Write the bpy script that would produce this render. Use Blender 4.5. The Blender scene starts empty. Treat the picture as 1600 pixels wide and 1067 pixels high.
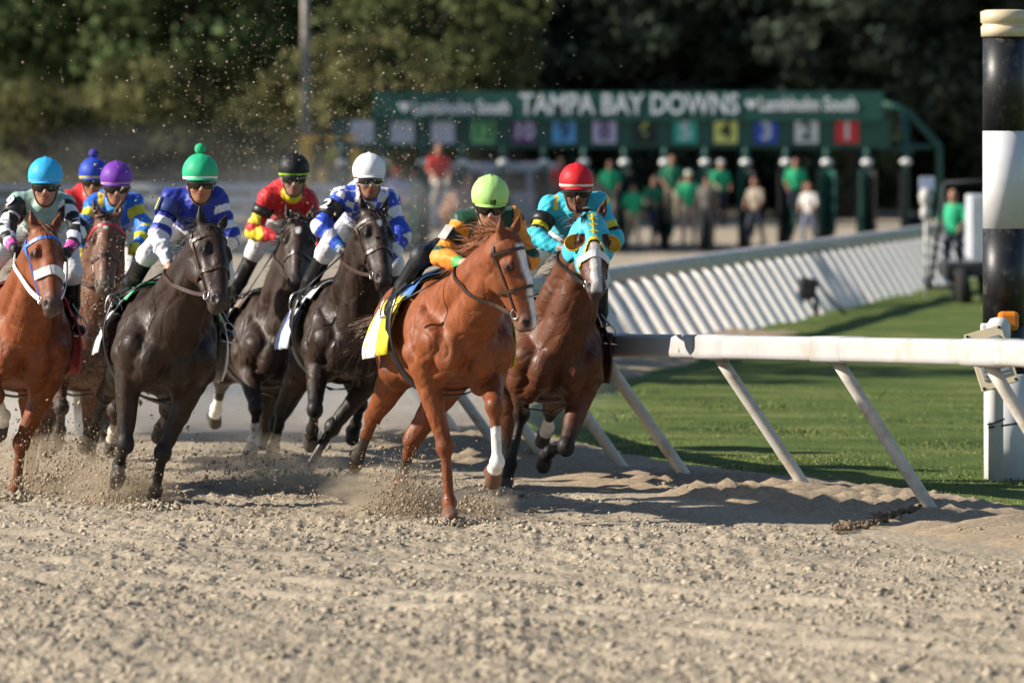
import bpy, bmesh, math, random
import numpy as np
from mathutils import Vector, Matrix
from mathutils.bvhtree import BVHTree

QUICK = False
USE_DUST = True
random.seed(7)
RNG = np.random.default_rng(11)
C = bpy.context.scene.collection
R_ = math.radians

# ------------------------------------------------------------------ camera, sky, sun, exposure
CAM_H, FPX, HORIZON = 2.46, 9000.0, 230.0
sc = bpy.context.scene
cd = bpy.data.cameras.new('camera'); cam = bpy.data.objects.new('camera', cd); C.objects.link(cam)
cam.location = (0, 0, CAM_H); cam.rotation_euler = (R_(90), 0, 0)
cd.sensor_width = 36.0; cd.lens = 36.0 * FPX / 1600.0
cd.shift_y = -(533.5 - HORIZON) / 1600.0
cd.clip_start = 1.0; cd.clip_end = 3000.0
cd.dof.use_dof = True; cd.dof.focus_distance = 38.6; cd.dof.aperture_fstop = 2.5
sc.camera = cam

SUN_EL, SUN_AZ = 29.0, 6.0          # height over the horizon; degrees from due left towards the camera
sun_from = Vector((-math.cos(R_(SUN_EL)) * math.cos(R_(SUN_AZ)), -math.cos(R_(SUN_EL)) * math.sin(R_(SUN_AZ)), math.sin(R_(SUN_EL))))
w = bpy.data.worlds.new('World'); sc.world = w; w.use_nodes = True
wn = w.node_tree; bg = wn.nodes['Background']
sky = wn.nodes.new('ShaderNodeTexSky'); sky.sky_type = 'NISHITA'; sky.sun_disc = False
sky.sun_elevation = R_(SUN_EL); sky.sun_rotation = math.atan2(sun_from.x, sun_from.y)
sky.air_density = 1.0; sky.dust_density = 0.35; sky.ozone_density = 2.5
wn.links.new(sky.outputs[0], bg.inputs[0]); bg.inputs[1].default_value = 0.07
sl = bpy.data.lights.new('sun', 'SUN'); sl.energy = 5.0; sl.angle = R_(0.53); sl.color = (1.0, 0.91, 0.79)
so = bpy.data.objects.new('sun', sl); C.objects.link(so)
so.rotation_euler = sun_from.to_track_quat('Z', 'Y').to_euler(); so.location = sun_from * 60
sc.view_settings.view_transform = 'Standard'; sc.view_settings.look = 'None'
sc.view_settings.gamma = 1.0; sc.view_settings.exposure = 0.75; sc.view_settings.use_curve_mapping = False
sc.render.engine = 'CYCLES'
cy = sc.cycles
cy.use_denoising = True; cy.max_bounces = 5; cy.diffuse_bounces = 2; cy.glossy_bounces = 2
cy.transparent_max_bounces = 12; cy.volume_bounces = 1; cy.caustics_reflective = False; cy.caustics_refractive = False
cy.sample_clamp_indirect = 4.0; cy.use_adaptive_sampling = True; cy.adaptive_threshold = 0.015

def at(px, py, Y):
    """the point at depth Y that the photograph shows at pixel px, py"""
    return Vector(((px - 800) / FPX * Y, Y, CAM_H - (py - HORIZON) / FPX * Y))

# ------------------------------------------------------------------ materials
def new_mat(name):
    m = bpy.data.materials.new(name); m.use_nodes = True
    nt = m.node_tree; b = nt.nodes['Principled BSDF']
    return m, nt, b
def node(nt, kind, **kw):
    n = nt.nodes.new(kind)
    for k, v in kw.items():
        if k.startswith('i_'):
            n.inputs[k[2:].replace('_', ' ')].default_value = v
        else:
            setattr(n, k, v)
    return n
def plain(name, col, rough=0.5, metal=0.0, var=0.12, scale=9.0, bump=0.0, bscale=60.0, spec=0.5, coat=0.0, dirt=None, dirt_amt=0.0):
    """one colour, broken up by noise, with optional relief and a second, dirt colour"""
    m, nt, b = new_mat(name)
    tc = node(nt, 'ShaderNodeTexCoord')
    n1 = node(nt, 'ShaderNodeTexNoise', i_Scale=scale, i_Detail=5.0)
    nt.links.new(tc.outputs['Object'], n1.inputs['Vector'])
    r = node(nt, 'ShaderNodeValToRGB')
    c0 = tuple(c * (1 - var) for c in col); c1 = tuple(min(1, c * (1 + var)) for c in col)
    r.color_ramp.elements[0].position = 0.3; r.color_ramp.elements[1].position = 0.7
    r.color_ramp.elements[0].color = (*c0, 1); r.color_ramp.elements[1].color = (*c1, 1)
    nt.links.new(n1.outputs['Fac'], r.inputs[0])
    out = r.outputs[0]
    if dirt:
        n2 = node(nt, 'ShaderNodeTexNoise', i_Scale=scale * 0.7 + 2, i_Detail=8.0, i_Roughness=0.7)
        nt.links.new(tc.outputs['Object'], n2.inputs['Vector'])
        r2 = node(nt, 'ShaderNodeValToRGB')
        r2.color_ramp.elements[0].position = 0.62 - dirt_amt * 0.3; r2.color_ramp.elements[1].position = 0.75 - dirt_amt * 0.2
        r2.color_ramp.elements[0].color = (0, 0, 0, 1); r2.color_ramp.elements[1].color = (1, 1, 1, 1)
        nt.links.new(n2.outputs['Fac'], r2.inputs[0])
        mx = node(nt, 'ShaderNodeMix', data_type='RGBA')
        nt.links.new(r2.outputs[0], mx.inputs[0]); nt.links.new(out, mx.inputs[6]); mx.inputs[7].default_value = (*dirt, 1)
        out = mx.outputs[2]
    nt.links.new(out, b.inputs['Base Color'])
    b.inputs['Roughness'].default_value = rough; b.inputs['Metallic'].default_value = metal
    b.inputs['Specular IOR Level'].default_value = spec; b.inputs['Coat Weight'].default_value = coat
    if bump:
        n3 = node(nt, 'ShaderNodeTexNoise', i_Scale=bscale, i_Detail=4.0)
        nt.links.new(tc.outputs['Object'], n3.inputs['Vector'])
        bp = node(nt, 'ShaderNodeBump', i_Strength=bump, i_Distance=0.01)
        nt.links.new(n3.outputs['Fac'], bp.inputs['Height']); nt.links.new(bp.outputs[0], b.inputs['Normal'])
    return m
def vcol(name, rough=0.45, var=0.2, scale=14.0, stretch=(1, 1, 1), bump=0.15, bscale=30.0, sheen=0.0, spec=0.5, splat=None, splat_amt=0.5, coat=0.0, veins=False):
    """the thing's own colours from its colour attribute, broken up by grain; optional mud splashes"""
    m, nt, b = new_mat(name)
    tc = node(nt, 'ShaderNodeTexCoord'); mp = node(nt, 'ShaderNodeMapping'); mp.inputs['Scale'].default_value = stretch
    nt.links.new(tc.outputs['Object'], mp.inputs[0])
    at_ = node(nt, 'ShaderNodeVertexColor', layer_name='Col')
    n1 = node(nt, 'ShaderNodeTexNoise', i_Scale=scale, i_Detail=6.0, i_Roughness=0.65)
    nt.links.new(mp.outputs[0], n1.inputs['Vector'])
    mr = node(nt, 'ShaderNodeMapRange'); mr.inputs[1].default_value = 0.3; mr.inputs[2].default_value = 0.7
    mr.inputs[3].default_value = 1 - var; mr.inputs[4].default_value = 1 + var
    nt.links.new(n1.outputs['Fac'], mr.inputs[0])
    mx = node(nt, 'ShaderNodeMix', data_type='RGBA', blend_type='MULTIPLY'); mx.inputs[0].default_value = 1
    nt.links.new(at_.outputs['Color'], mx.inputs[6]); nt.links.new(mr.outputs[0], mx.inputs[7])
    out = mx.outputs[2]
    if splat:
        n2 = node(nt, 'ShaderNodeTexNoise', i_Scale=40.0, i_Detail=7.0, i_Roughness=0.8)
        nt.links.new(tc.outputs['Object'], n2.inputs['Vector'])
        r2 = node(nt, 'ShaderNodeMapRange'); r2.inputs[4].default_value = 0.8; r2.inputs[1].default_value = 0.66 - 0.22 * splat_amt; r2.inputs[2].default_value = 0.78 - 0.18 * splat_amt
        nt.links.new(n2.outputs['Fac'], r2.inputs[0])
        m2 = node(nt, 'ShaderNodeMix', data_type='RGBA'); nt.links.new(r2.outputs[0], m2.inputs[0])
        nt.links.new(out, m2.inputs[6]); m2.inputs[7].default_value = (*splat, 1); out = m2.outputs[2]
    nt.links.new(out, b.inputs['Base Color'])
    b.inputs['Roughness'].default_value = rough; b.inputs['Specular IOR Level'].default_value = spec
    b.inputs['Sheen Weight'].default_value = sheen; b.inputs['Coat Weight'].default_value = coat
    if bump:
        n3 = node(nt, 'ShaderNodeTexNoise', i_Scale=bscale, i_Detail=5.0, i_Distortion=0.6)
        nt.links.new(mp.outputs[0], n3.inputs['Vector'])
        bp = node(nt, 'ShaderNodeBump', i_Strength=bump, i_Distance=0.012)
        nt.links.new(n3.outputs['Fac'], bp.inputs['Height']); last = bp
        if veins:
            n4 = node(nt, 'ShaderNodeTexNoise', i_Scale=5.0, i_Detail=2.0, i_Distortion=1.2); nt.links.new(mp.outputs[0], n4.inputs['Vector'])
            s1 = node(nt, 'ShaderNodeMath', operation='SUBTRACT'); nt.links.new(n4.outputs['Fac'], s1.inputs[0]); s1.inputs[1].default_value = 0.5
            s2 = node(nt, 'ShaderNodeMath', operation='ABSOLUTE'); nt.links.new(s1.outputs[0], s2.inputs[0])
            s3 = node(nt, 'ShaderNodeMapRange'); s3.inputs[1].default_value = 0.0; s3.inputs[2].default_value = 0.022; s3.inputs[3].default_value = 1.0; s3.inputs[4].default_value = 0.0; nt.links.new(s2.outputs[0], s3.inputs[0])
            b2 = node(nt, 'ShaderNodeBump', i_Strength=0.26, i_Distance=0.006); nt.links.new(s3.outputs[0], b2.inputs['Height']); nt.links.new(bp.outputs[0], b2.inputs['Normal'])
            n5 = node(nt, 'ShaderNodeTexNoise', i_Scale=220.0, i_Detail=2.0); m5 = node(nt, 'ShaderNodeMapping'); m5.inputs['Scale'].default_value = (0.35, 1, 0.25); nt.links.new(tc.outputs['Object'], m5.inputs[0]); nt.links.new(m5.outputs[0], n5.inputs['Vector'])
            b3 = node(nt, 'ShaderNodeBump', i_Strength=0.25, i_Distance=0.003); nt.links.new(n5.outputs['Fac'], b3.inputs['Height']); nt.links.new(b2.outputs[0], b3.inputs['Normal']); last = b3
            n6 = node(nt, 'ShaderNodeTexNoise', i_Scale=7.0, i_Detail=6.0); nt.links.new(tc.outputs['Object'], n6.inputs['Vector'])
            r6 = node(nt, 'ShaderNodeMapRange'); r6.inputs[1].default_value = 0.35; r6.inputs[2].default_value = 0.65; r6.inputs[3].default_value = rough - 0.08; r6.inputs[4].default_value = rough + 0.2
            nt.links.new(n6.outputs['Fac'], r6.inputs[0]); nt.links.new(r6.outputs[0], b.inputs['Roughness'])
        nt.links.new(last.outputs[0], b.inputs['Normal'])
    return m

# ------------------------------------------------------------------ objects
def tag(o, label=None, cat=None, group=None, kind=None):
    for k, v in (('label', label), ('category', cat), ('group', group), ('kind', kind)):
        if v: o[k] = v
    return o
def thing(name, label, cat, loc=(0, 0, 0), rotz=0.0, group=None, scale=1.0):
    o = bpy.data.objects.new(name, None); C.objects.link(o)
    o.location = loc; o.rotation_euler = (0, 0, rotz); o.scale = (scale,) * 3; o.empty_display_size = 0.2
    return tag(o, label, cat, group)
def mesh_obj(name, V, F, mat, parent=None, smooth=True, col=None):
    me = bpy.data.meshes.new(name)
    V = np.asarray(V, np.float32)
    if isinstance(F, np.ndarray):
        n, k = F.shape
        me.vertices.add(len(V)); me.vertices.foreach_set('co', V.ravel())
        me.loops.add(n * k); me.loops.foreach_set('vertex_index', F.astype(np.int32).ravel())
        me.polygons.add(n); me.polygons.foreach_set('loop_start', np.arange(0, n * k, k, dtype=np.int32))
        me.update(calc_edges=True)
    else:
        me.from_pydata(V.tolist(), [], F); me.update()
    if smooth and len(me.polygons): me.polygons.foreach_set('use_smooth', np.ones(len(me.polygons), bool))
    if col is not None:
        a = me.color_attributes.new('Col', 'FLOAT_COLOR', 'POINT')
        cc = np.ones((len(V), 4), np.float32); cc[:, :3] = col; a.data.foreach_set('color', cc.ravel())
    if mat: me.materials.append(mat)
    o = bpy.data.objects.new(name, me); C.objects.link(o)
    if parent: o.parent = parent
    return o
class MB:
    """collects shapes for ONE mesh object"""
    def __init__(s): s.V = []; s.F = []
    def add(s, V, F):
        n = len(s.V); s.V += [tuple(v) for v in V]; s.F += [tuple(i + n for i in f) for f in F]; return s
    def box(s, c, d, rot=None, bev=0.0):
        bm = bmesh.new(); bmesh.ops.create_cube(bm, size=1.0)
        for v in bm.verts: v.co = Vector((v.co.x * d[0], v.co.y * d[1], v.co.z * d[2]))
        if bev: bmesh.ops.bevel(bm, geom=bm.edges[:], offset=bev, segments=2, affect='EDGES', profile=0.5)
        M = (rot if rot is not None else Matrix.Identity(3))
        bm.verts.index_update()
        s.add([M @ v.co + Vector(c) for v in bm.verts], [[v.index for v in f.verts] for f in bm.faces]); bm.free(); return s
    def tube(s, pts, r, seg=8, caps=True, flat=None):
        """pts polyline, r number or list; flat=(axis, factor) squashes the section along axis"""
        pts = [Vector(p) for p in pts]; n = len(pts)
        rs = r if isinstance(r, (list, tuple, np.ndarray)) else [r] * n
        V = []; F = []; up = None
        for i, p in enumerate(pts):
            t = (pts[min(i + 1, n - 1)] - pts[max(i - 1, 0)]).normalized()
            if up is None:
                up = Vector((0, 0, 1)) if abs(t.z) < 0.9 else Vector((1, 0, 0))
            a = (up - t * up.dot(t)).normalized(); b = t.cross(a); up = a
            for k in range(seg):
                th = 2 * math.pi * k / seg
                o = (a * math.cos(th) + b * math.sin(th)) * rs[i]
                if flat:
                    ax = flat[0]; o = o - ax * o.dot(ax) * (1 - flat[1])
                V.append(p + o)
        for i in range(n - 1):
            for k in range(seg):
                F.append((i * seg + k, i * seg + (k + 1) % seg, (i + 1) * seg + (k + 1) % seg, (i + 1) * seg + k))
        if caps:
            F.append(tuple(range(seg - 1, -1, -1))); F.append(tuple((n - 1) * seg + k for k in range(seg)))
        return s.add(V, F)
    def lathe(s, prof, c=(0, 0, 0), seg=20, M=None):
        V = []; F = []; n = len(prof); c = Vector(c)
        for (r, z) in prof:
            for k in range(seg):
                th = 2 * math.pi * k / seg
                v = Vector((r * math.cos(th), r * math.sin(th), z))
                V.append((M @ v if M is not None else v) + c)
        for i in range(n - 1):
            for k in range(seg):
                F.append((i * seg + k, i * seg + (k + 1) % seg, (i + 1) * seg + (k + 1) % seg, (i + 1) * seg + k))
        F.append(tuple(range(seg - 1, -1, -1))); F.append(tuple((n - 1) * seg + k for k in range(seg)))
        return s.add(V, F)
    def ball(s, c, r, seg=12, rings=8, M=None):
        rr = r if isinstance(r, (tuple, list)) else (r, r, r)
        V = []; F = []; c = Vector(c)
        for i in range(rings + 1):
            ph = math.pi * i / rings
            for k in range(seg):
                th = 2 * math.pi * k / seg
                v = Vector((rr[0] * math.sin(ph) * math.cos(th), rr[1] * math.sin(ph) * math.sin(th), rr[2] * math.cos(ph)))
                V.append((M @ v if M is not None else v) + c)
        for i in range(rings):
            for k in range(seg):
                F.append((i * seg + k, (i + 1) * seg + k, (i + 1) * seg + (k + 1) % seg, i * seg + (k + 1) % seg))
        return s.add(V, F)
    def strip(s, pts, normals, width):
        """a flat strap along pts"""
        n = len(pts); V = []
        for i in range(n):
            t = (Vector(pts[min(i + 1, n - 1)]) - Vector(pts[max(i - 1, 0)])).normalized(); N = Vector(normals[i]).normalized()
            b = t.cross(N).normalized() * width * 0.5; p = Vector(pts[i])
            V += [p - b - N * 0.004, p - b + N * 0.004, p + b + N * 0.004, p + b - N * 0.004]
        F = []
        for i in range(n - 1):
            for k in range(4):
                F.append((i * 4 + k, i * 4 + (k + 1) % 4, (i + 1) * 4 + (k + 1) % 4, (i + 1) * 4 + k))
        F += [(3, 2, 1, 0), tuple((n - 1) * 4 + k for k in range(4))]
        return s.add(V, F)
    def build(s, name, mat, parent=None, smooth=False):
        return mesh_obj(name, s.V, s.F, mat, parent, smooth)
def copy_tree(o, parent=None):
    c = o.copy(); C.objects.link(c)
    if parent: c.parent = parent
    for ch in list(o.children): copy_tree(ch, c)
    return c

# ------------------------------------------------------------------ smooth bodies: blended shapes on a grid, surfaced once
class Field:
    def __init__(s, lo, hi, h):
        s.lo = np.array(lo, np.float32); s.h = h
        s.n = np.ceil((np.array(hi) - s.lo) / h).astype(int) + 1
        s.f = np.full(s.n, 1.0, np.float32); s.pr = []
    def _win(s, lo, hi, pad):
        i0 = np.clip(np.floor((lo - pad - s.lo) / s.h).astype(int), 0, s.n); i1 = np.clip(np.ceil((hi + pad - s.lo) / s.h).astype(int) + 1, 0, s.n)
        if (i1 <= i0).any(): return None
        ax = [s.lo[k] + s.h * np.arange(i0[k], i1[k], dtype=np.float32) for k in range(3)]
        return tuple(slice(i0[k], i1[k]) for k in range(3)), ax
    @staticmethod
    def _d_cone(px, py, pz, a, b, ra, rb):
        ba = b - a; L2 = float(ba @ ba) + 1e-9
        x = px - a[0]; y = py - a[1]; z = pz - a[2]
        t = np.clip((x * ba[0] + y * ba[1] + z * ba[2]) / L2, 0, 1)
        return np.sqrt((x - t * ba[0]) ** 2 + (y - t * ba[1]) ** 2 + (z - t * ba[2]) ** 2) - (ra + (rb - ra) * t), t
    @staticmethod
    def _d_ell(px, py, pz, c, r, M):
        x = px - c[0]; y = py - c[1]; z = pz - c[2]
        u = (x * M[0, 0] + y * M[0, 1] + z * M[0, 2]) / r[0]
        v = (x * M[1, 0] + y * M[1, 1] + z * M[1, 2]) / r[1]
        w_ = (x * M[2, 0] + y * M[2, 1] + z * M[2, 2]) / r[2]
        k0 = np.sqrt(u * u + v * v + w_ * w_) + 1e-6
        k1 = np.sqrt((u / r[0]) ** 2 + (v / r[1]) ** 2 + (w_ / r[2]) ** 2) + 1e-6
        return k0 * (k0 - 1) / k1, None
    def _put(s, win, d, k, cut):
        f = s.f[win]
        if cut:
            d = -d; h = np.maximum(k - np.abs(f - d), 0) / k
            s.f[win] = np.maximum(f, d) + h * h * k * 0.25
        else:
            h = np.maximum(k - np.abs(f - d), 0) / k
            s.f[win] = np.minimum(f, d) - h * h * k * 0.25
    def cone(s, a, b, ra, rb, k=0.03, tag=0, cut=False):
        a = np.array(a, np.float32); b = np.array(b, np.float32)
        R = max(ra, rb); wn_ = s._win(np.minimum(a, b) - R, np.maximum(a, b) + R, k + 2 * s.h)
        if not cut: s.pr.append(('c', a, b, ra, rb, tag))
        if wn_ is None: return
        win, ax = wn_
        d, _ = s._d_cone(ax[0][:, None, None], ax[1][None, :, None], ax[2][None, None, :], a, b, ra, rb)
        s._put(win, d.astype(np.float32), k, cut)
    def ell(s, c, r, k=0.03, M=None, tag=0, cut=False):
        c = np.array(c, np.float32); r = np.array(r, np.float32); M = np.eye(3) if M is None else np.asarray(M)   # rows of M: the axes
        ext = np.sqrt(((M * r[:, None]) ** 2).sum(0))
        if not cut: s.pr.append(('e', c, r, M, None, tag))
        wn_ = s._win(c - ext, c + ext, k + 2 * s.h)
        if wn_ is None: return
        win, ax = wn_
        d, _ = s._d_ell(ax[0][:, None, None], ax[1][None, :, None], ax[2][None, None, :], c, r, M)
        s._put(win, d.astype(np.float32), k, cut)
    def surface(s, smooth=1):
        f = s.f; ins = f < 0
        nx, ny, nz = f.shape
        acc = np.zeros((nx - 1, ny - 1, nz - 1, 3), np.float32); cnt = np.zeros((nx - 1, ny - 1, nz - 1), np.float32)
        sl_ = [slice(0, -1), slice(1, None)]
        for axis in range(3):
            o1, o2 = [k for k in range(3) if k != axis]
            for b1 in (0, 1):
                for b2 in (0, 1):
                    i0 = [None] * 3; i1 = [None] * 3
                    i0[axis] = sl_[0]; i1[axis] = sl_[1]; i0[o1] = i1[o1] = sl_[b1]; i0[o2] = i1[o2] = sl_[b2]
                    A = f[tuple(i0)]; B = f[tuple(i1)]
                    cr = (A < 0) != (B < 0); idx = np.nonzero(cr)
                    t = A[idx] / (A[idx] - B[idx]); t = np.clip(t, 0, 1)
                    p = np.zeros((len(t), 3), np.float32); p[:, axis] = t; p[:, o1] = b1; p[:, o2] = b2
                    acc[idx] += p; cnt[idx] += 1
        act = np.nonzero(cnt > 0)
        ids = np.full(cnt.shape, -1, np.int32); ids[act] = np.arange(len(act[0]))
        V = (np.stack(act, 1).astype(np.float32) + acc[act] / cnt[act][:, None]) * s.h + s.lo
        F = []
        for axis in range(3):
            o1, o2 = [(1, 2), (2, 0), (0, 1)][axis]
            i0 = [slice(1, -1)] * 3; i1 = [slice(1, -1)] * 3
            i0[axis] = slice(0, -1); i1[axis] = slice(1, None)
            A = ins[tuple(i0)]; B = ins[tuple(i1)]
            for flip, sel in ((False, A & ~B), (True, ~A & B)):
                q = np.stack(np.nonzero(sel), 1)
                if not len(q): continue
                base = q.copy(); base[:, o1] += 1; base[:, o2] += 1
                def cell(d1, d2):
                    c_ = base.copy(); c_[:, o1] -= d1; c_[:, o2] -= d2
                    return ids[c_[:, 0], c_[:, 1], c_[:, 2]]
                quad = np.stack([cell(1, 1), cell(0, 1), cell(0, 0), cell(1, 0)], 1)
                F.append(quad[:, ::-1] if flip else quad)
        F = np.concatenate(F)
        F = F[(F >= 0).all(1)]
        for _ in range(smooth):
            e0 = np.concatenate([F[:, i] for i in range(4)] + [F[:, (i + 1) % 4] for i in range(4)])
            e1 = np.concatenate([F[:, (i + 1) % 4] for i in range(4)] + [F[:, i] for i in range(4)])
            c2 = np.maximum(np.bincount(e0, minlength=len(V)), 1)
            A2 = np.stack([np.bincount(e0, weights=V[e1, k], minlength=len(V)) for k in range(3)], 1) / c2[:, None]
            V = (V * 0.5 + 0.5 * A2).astype(np.float32)
        return V, F
    def tags(s, V):
        best = np.full(len(V), 9e9, np.float32); tg = np.zeros(len(V), int); tt = np.zeros(len(V), np.float32)
        for p in s.pr:
            if p[0] == 'c': d, t = s._d_cone(V[:, 0], V[:, 1], V[:, 2], *p[1:5])
            else: d, t = s._d_ell(V[:, 0], V[:, 1], V[:, 2], *p[1:4]); t = np.zeros(len(V))
            b = d < best; best[b] = d[b]; tg[b] = p[5]; tt[b] = t[b]
        return tg, tt
def vnoise(x, y, seed):
    """smooth lattice noise in 0..1"""
    r = np.random.default_rng(seed).uniform(0, 1, (256, 256)); xi = np.floor(x).astype(int); yi = np.floor(y).astype(int); fx = x - xi; fy = y - yi
    fx = fx * fx * (3 - 2 * fx); fy = fy * fy * (3 - 2 * fy); a = xi & 255; b = yi & 255; a1 = (xi + 1) & 255; b1 = (yi + 1) & 255
    return (r[a, b] * (1 - fx) + r[a1, b] * fx) * (1 - fy) + (r[a, b1] * (1 - fx) + r[a1, b1] * fx) * fy
def wob(V, sc_=1.0, seed=0):
    """cheap smooth noise on points, about -1..1"""
    r = np.random.default_rng(seed); out = np.zeros(len(V))
    for o in range(6):
        k = r.normal(size=3) * sc_ * (1.0 + 0.55 * o); out += np.sin(V @ k + r.uniform(0, 6.28)) / (1 + 0.4 * o)
    return out / 2.6
# ------------------------------------------------------------------ horses
def unit(v):
    v = np.asarray(v, float); return v / (np.linalg.norm(v) + 1e-9)
class Frame:
    """a runner's own frame: x ahead, y to its left, z up, standing on the ground at loc"""
    def __init__(s, loc, heading, k=1.0):
        s.k = k; s.loc = np.array(loc, float); s.rotz = R_(heading) - math.pi / 2
        c, si = math.cos(s.rotz), math.sin(s.rotz)
        s.M = np.array([[c, -si, 0], [si, c, 0], [0, 0, 1.0]])
    def inv(s, p): return s.M.T @ (np.asarray(p, float) - s.loc) / s.k
    def ray(s, px, py):
        o = s.inv((0, 0, CAM_H)); d = s.M.T @ np.array([(px - 800) / FPX, 1.0, -(py - HORIZON) / FPX]); return o, unit(d)
    def reach(s, c, px, py, L, sign):
        """the joint L away from joint c on the line of sight through a pixel; sign +1 the nearer solution, -1 the farther, 0 beside"""
        o, d = s.ray(px, py); c = np.asarray(c, float)
        m = o + d * ((c - o) @ d); gap = np.linalg.norm(m - c)
        if gap >= L: return c + (m - c) / gap * min(gap, L * 1.12)
        return m - d * sign * math.sqrt(L * L - gap * gap)
    def on(s, px, py, near):
        """the point on the line of sight closest to a point"""
        o, d = s.ray(px, py); return o + d * ((np.asarray(near, float) - o) @ d)

COATS = {}
def coat_mat(key, splat=None, amt=0.5, rough=0.4):
    if key not in COATS:
        COATS[key] = vcol('horse_coat_' + key, rough=rough + 0.08, var=0.28, scale=22, stretch=(1, 1, 0.6), bump=0.22, bscale=26, spec=0.32, veins=True, splat=splat, splat_amt=amt)
    return COATS[key]

def horse_shape(S, h):
    """S: dict with fr, T (4x4 trunk pose), poll, muzzle, nrm, legs; returns V, F, colours, field"""
    T = S['T']
    P = lambda x, y, z: (T @ np.array([x, y, z, 1.0]))[:3]
    hx = unit(S['muzzle'] - S['poll']); n = S['nrm'] - hx * (S['nrm'] @ hx); n = unit(n); l = unit(np.cross(n, hx)) * S.get('lsign', 1)
    poll = S['poll']; HL = np.linalg.norm(S['muzzle'] - poll); q = HL / 0.60
    H = lambda a, b, c: poll + (hx * a + n * b * 1.08 + l * c * 1.16) * q
    S['H'] = H; S['hx'] = hx; S['n'] = n; S['l'] = l; S['P'] = P; S['q'] = q
    pts = [P(-1.0, 0, 1.3), P(0.8, 0.3, 1.2), P(0, -0.4, 1.5), S['muzzle'], poll - hx * 0.2, poll + n * .2]
    for L in S['legs'].values(): pts += L
    pts = np.array(pts); f = Field(pts.min(0) - 0.17, pts.max(0) + 0.17, h)
    TM = T[:3, :3].T       # rows: trunk axes
    E = lambda c, r, k=0.05, tag=1: f.ell(P(*c), r, k, TM, tag)
    K = lambda a, b, ra, rb, k=0.04, tag=1: f.cone(P(*a), P(*b), ra, rb, k, tag)
    # trunk
    E((0.16, 0, 1.20), (0.52, 0.335, 0.35), 0.03)
    E((-0.22, 0, 1.16), (0.50, 0.30, 0.29), 0.08)
    E((0.48, 0, 1.22), (0.27, 0.235, 0.31), 0.08)
    K((0.44, 0, 1.44), (0.10, 0, 1.47), 0.085, 0.09, 0.06)
    K((0.0, 0, 1.36), (-0.5, 0, 1.40), 0.16, 0.15, 0.08)
    K((-0.45, 0, 1.40), (-0.84, 0, 1.30), 0.15, 0.10, 0.08)
    for s_ in (-1, 1):
        E((-0.60, 0.13 * s_, 1.26), (0.31, 0.165, 0.27), 0.08)
        E((-0.76, 0.11 * s_, 1.12), (0.15, 0.12, 0.25), 0.06)
        K((0.32, 0.165 * s_, 1.43), (0.62, 0.20 * s_, 1.13), 0.080, 0.100, 0.02)          # shoulder blade
        K((0.24, 0.205 * s_, 1.36), (0.44, 0.235 * s_, 1.06), 0.09, 0.105, 0.018)            # triceps
        K((0.64, 0.195 * s_, 1.12), (0.47, 0.20 * s_, 0.98), 0.10, 0.09, 0.018)          # upper arm
        E((0.68, 0.10 * s_, 1.07), (0.105, 0.10, 0.15), 0.010)                         # breast muscle
        K((0.62, 0.085 * s_, 1.0), (0.46, 0.15 * s_, 0.90), 0.08, 0.072, 0.018)
        K((0.50, 0.245 * s_, 1.30), (0.56, 0.27 * s_, 1.10), 0.045, 0.05, 0.014)
    # neck
    thr = H(0.17, -0.115, 0); up = H(0.02, -0.02, 0)
    f.cone(P(0.40, 0, 1.48), up, 0.11, 0.085, 0.05, 2)
    mid = H(0.09, -0.06, 0)
    for s_ in (-1, 1):
        f.cone(P(0.50, 0.075 * s_, 1.36), mid + l * 0.026 * s_, 0.155, 0.10, 0.04, 2)
        f.cone(P(0.42, 0.10 * s_, 1.40), H(0.06, -0.05, 0.045 * s_), 0.085, 0.052, 0.02, 2)   # upper neck muscle
        f.cone(P(0.64, 0.065 * s_, 1.16), thr + l * 0.036 * s_, 0.092, 0.05, 0.02, 2)        # jugular line
    f.cone(P(0.64, 0, 1.18), thr, 0.155, 0.092, 0.04, 2)
    # head
    hM = np.stack([hx, n, l])
    HE = lambda c, r, k=0.02, tag=3, cut=False: f.ell(H(*c), np.array(r) * np.array([1.0, 1.1, 1.16]) * q, k, hM, tag, cut)
    HC = lambda a, b, ra, rb, k=0.02, tag=3, cut=False: f.cone(H(*a), H(*b), ra * 1.12 * q, rb * 1.12 * q, k, tag, cut)
    HE((0.08, 0.0, 0), (0.125, 0.08, 0.078), 0.03)
    HC((0.08, 0.03, 0), (0.30, 0.042, 0), 0.058, 0.05, 0.03)
    HC((0.28, 0.045, 0), (0.52, 0.028, 0), 0.047, 0.038, 0.03)
    for s_ in (-1, 1):
        HC((0.17, 0.0, 0.05 * s_), (0.48, 0.0, 0.026 * s_), 0.05, 0.036, 0.025)
        HE((0.20, -0.095, 0.047 * s_), (0.125, 0.10, 0.03), 0.02)
        HC((0.25, -0.11, 0.03 * s_), (0.50, -0.045, 0.014 * s_), 0.042, 0.028, 0.03)
        HE((0.195, 0.022, 0.074 * s_), (0.036, 0.03, 0.026), 0.02)
        HC((0.15, 0.05, 0.066 * s_), (0.205, 0.05, 0.078 * s_), 0.018, 0.015, 0.015)
        HC((0.22, -0.015, 0.076 * s_), (0.37, -0.005, 0.05 * s_), 0.013, 0.009, 0.018)
        HE((0.545, 0.022, 0.032 * s_), (0.042, 0.034, 0.028), 0.015, 5)
    HE((0.55, 0.0, 0), (0.062, 0.056, 0.052), 0.02, 5)
    HE((0.565, -0.045, 0), (0.04, 0.032, 0.036), 0.015, 5)
    HC((0.50, -0.055, 0), (0.535, -0.072, 0), 0.03, 0.024, 0.02, 5)
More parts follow.
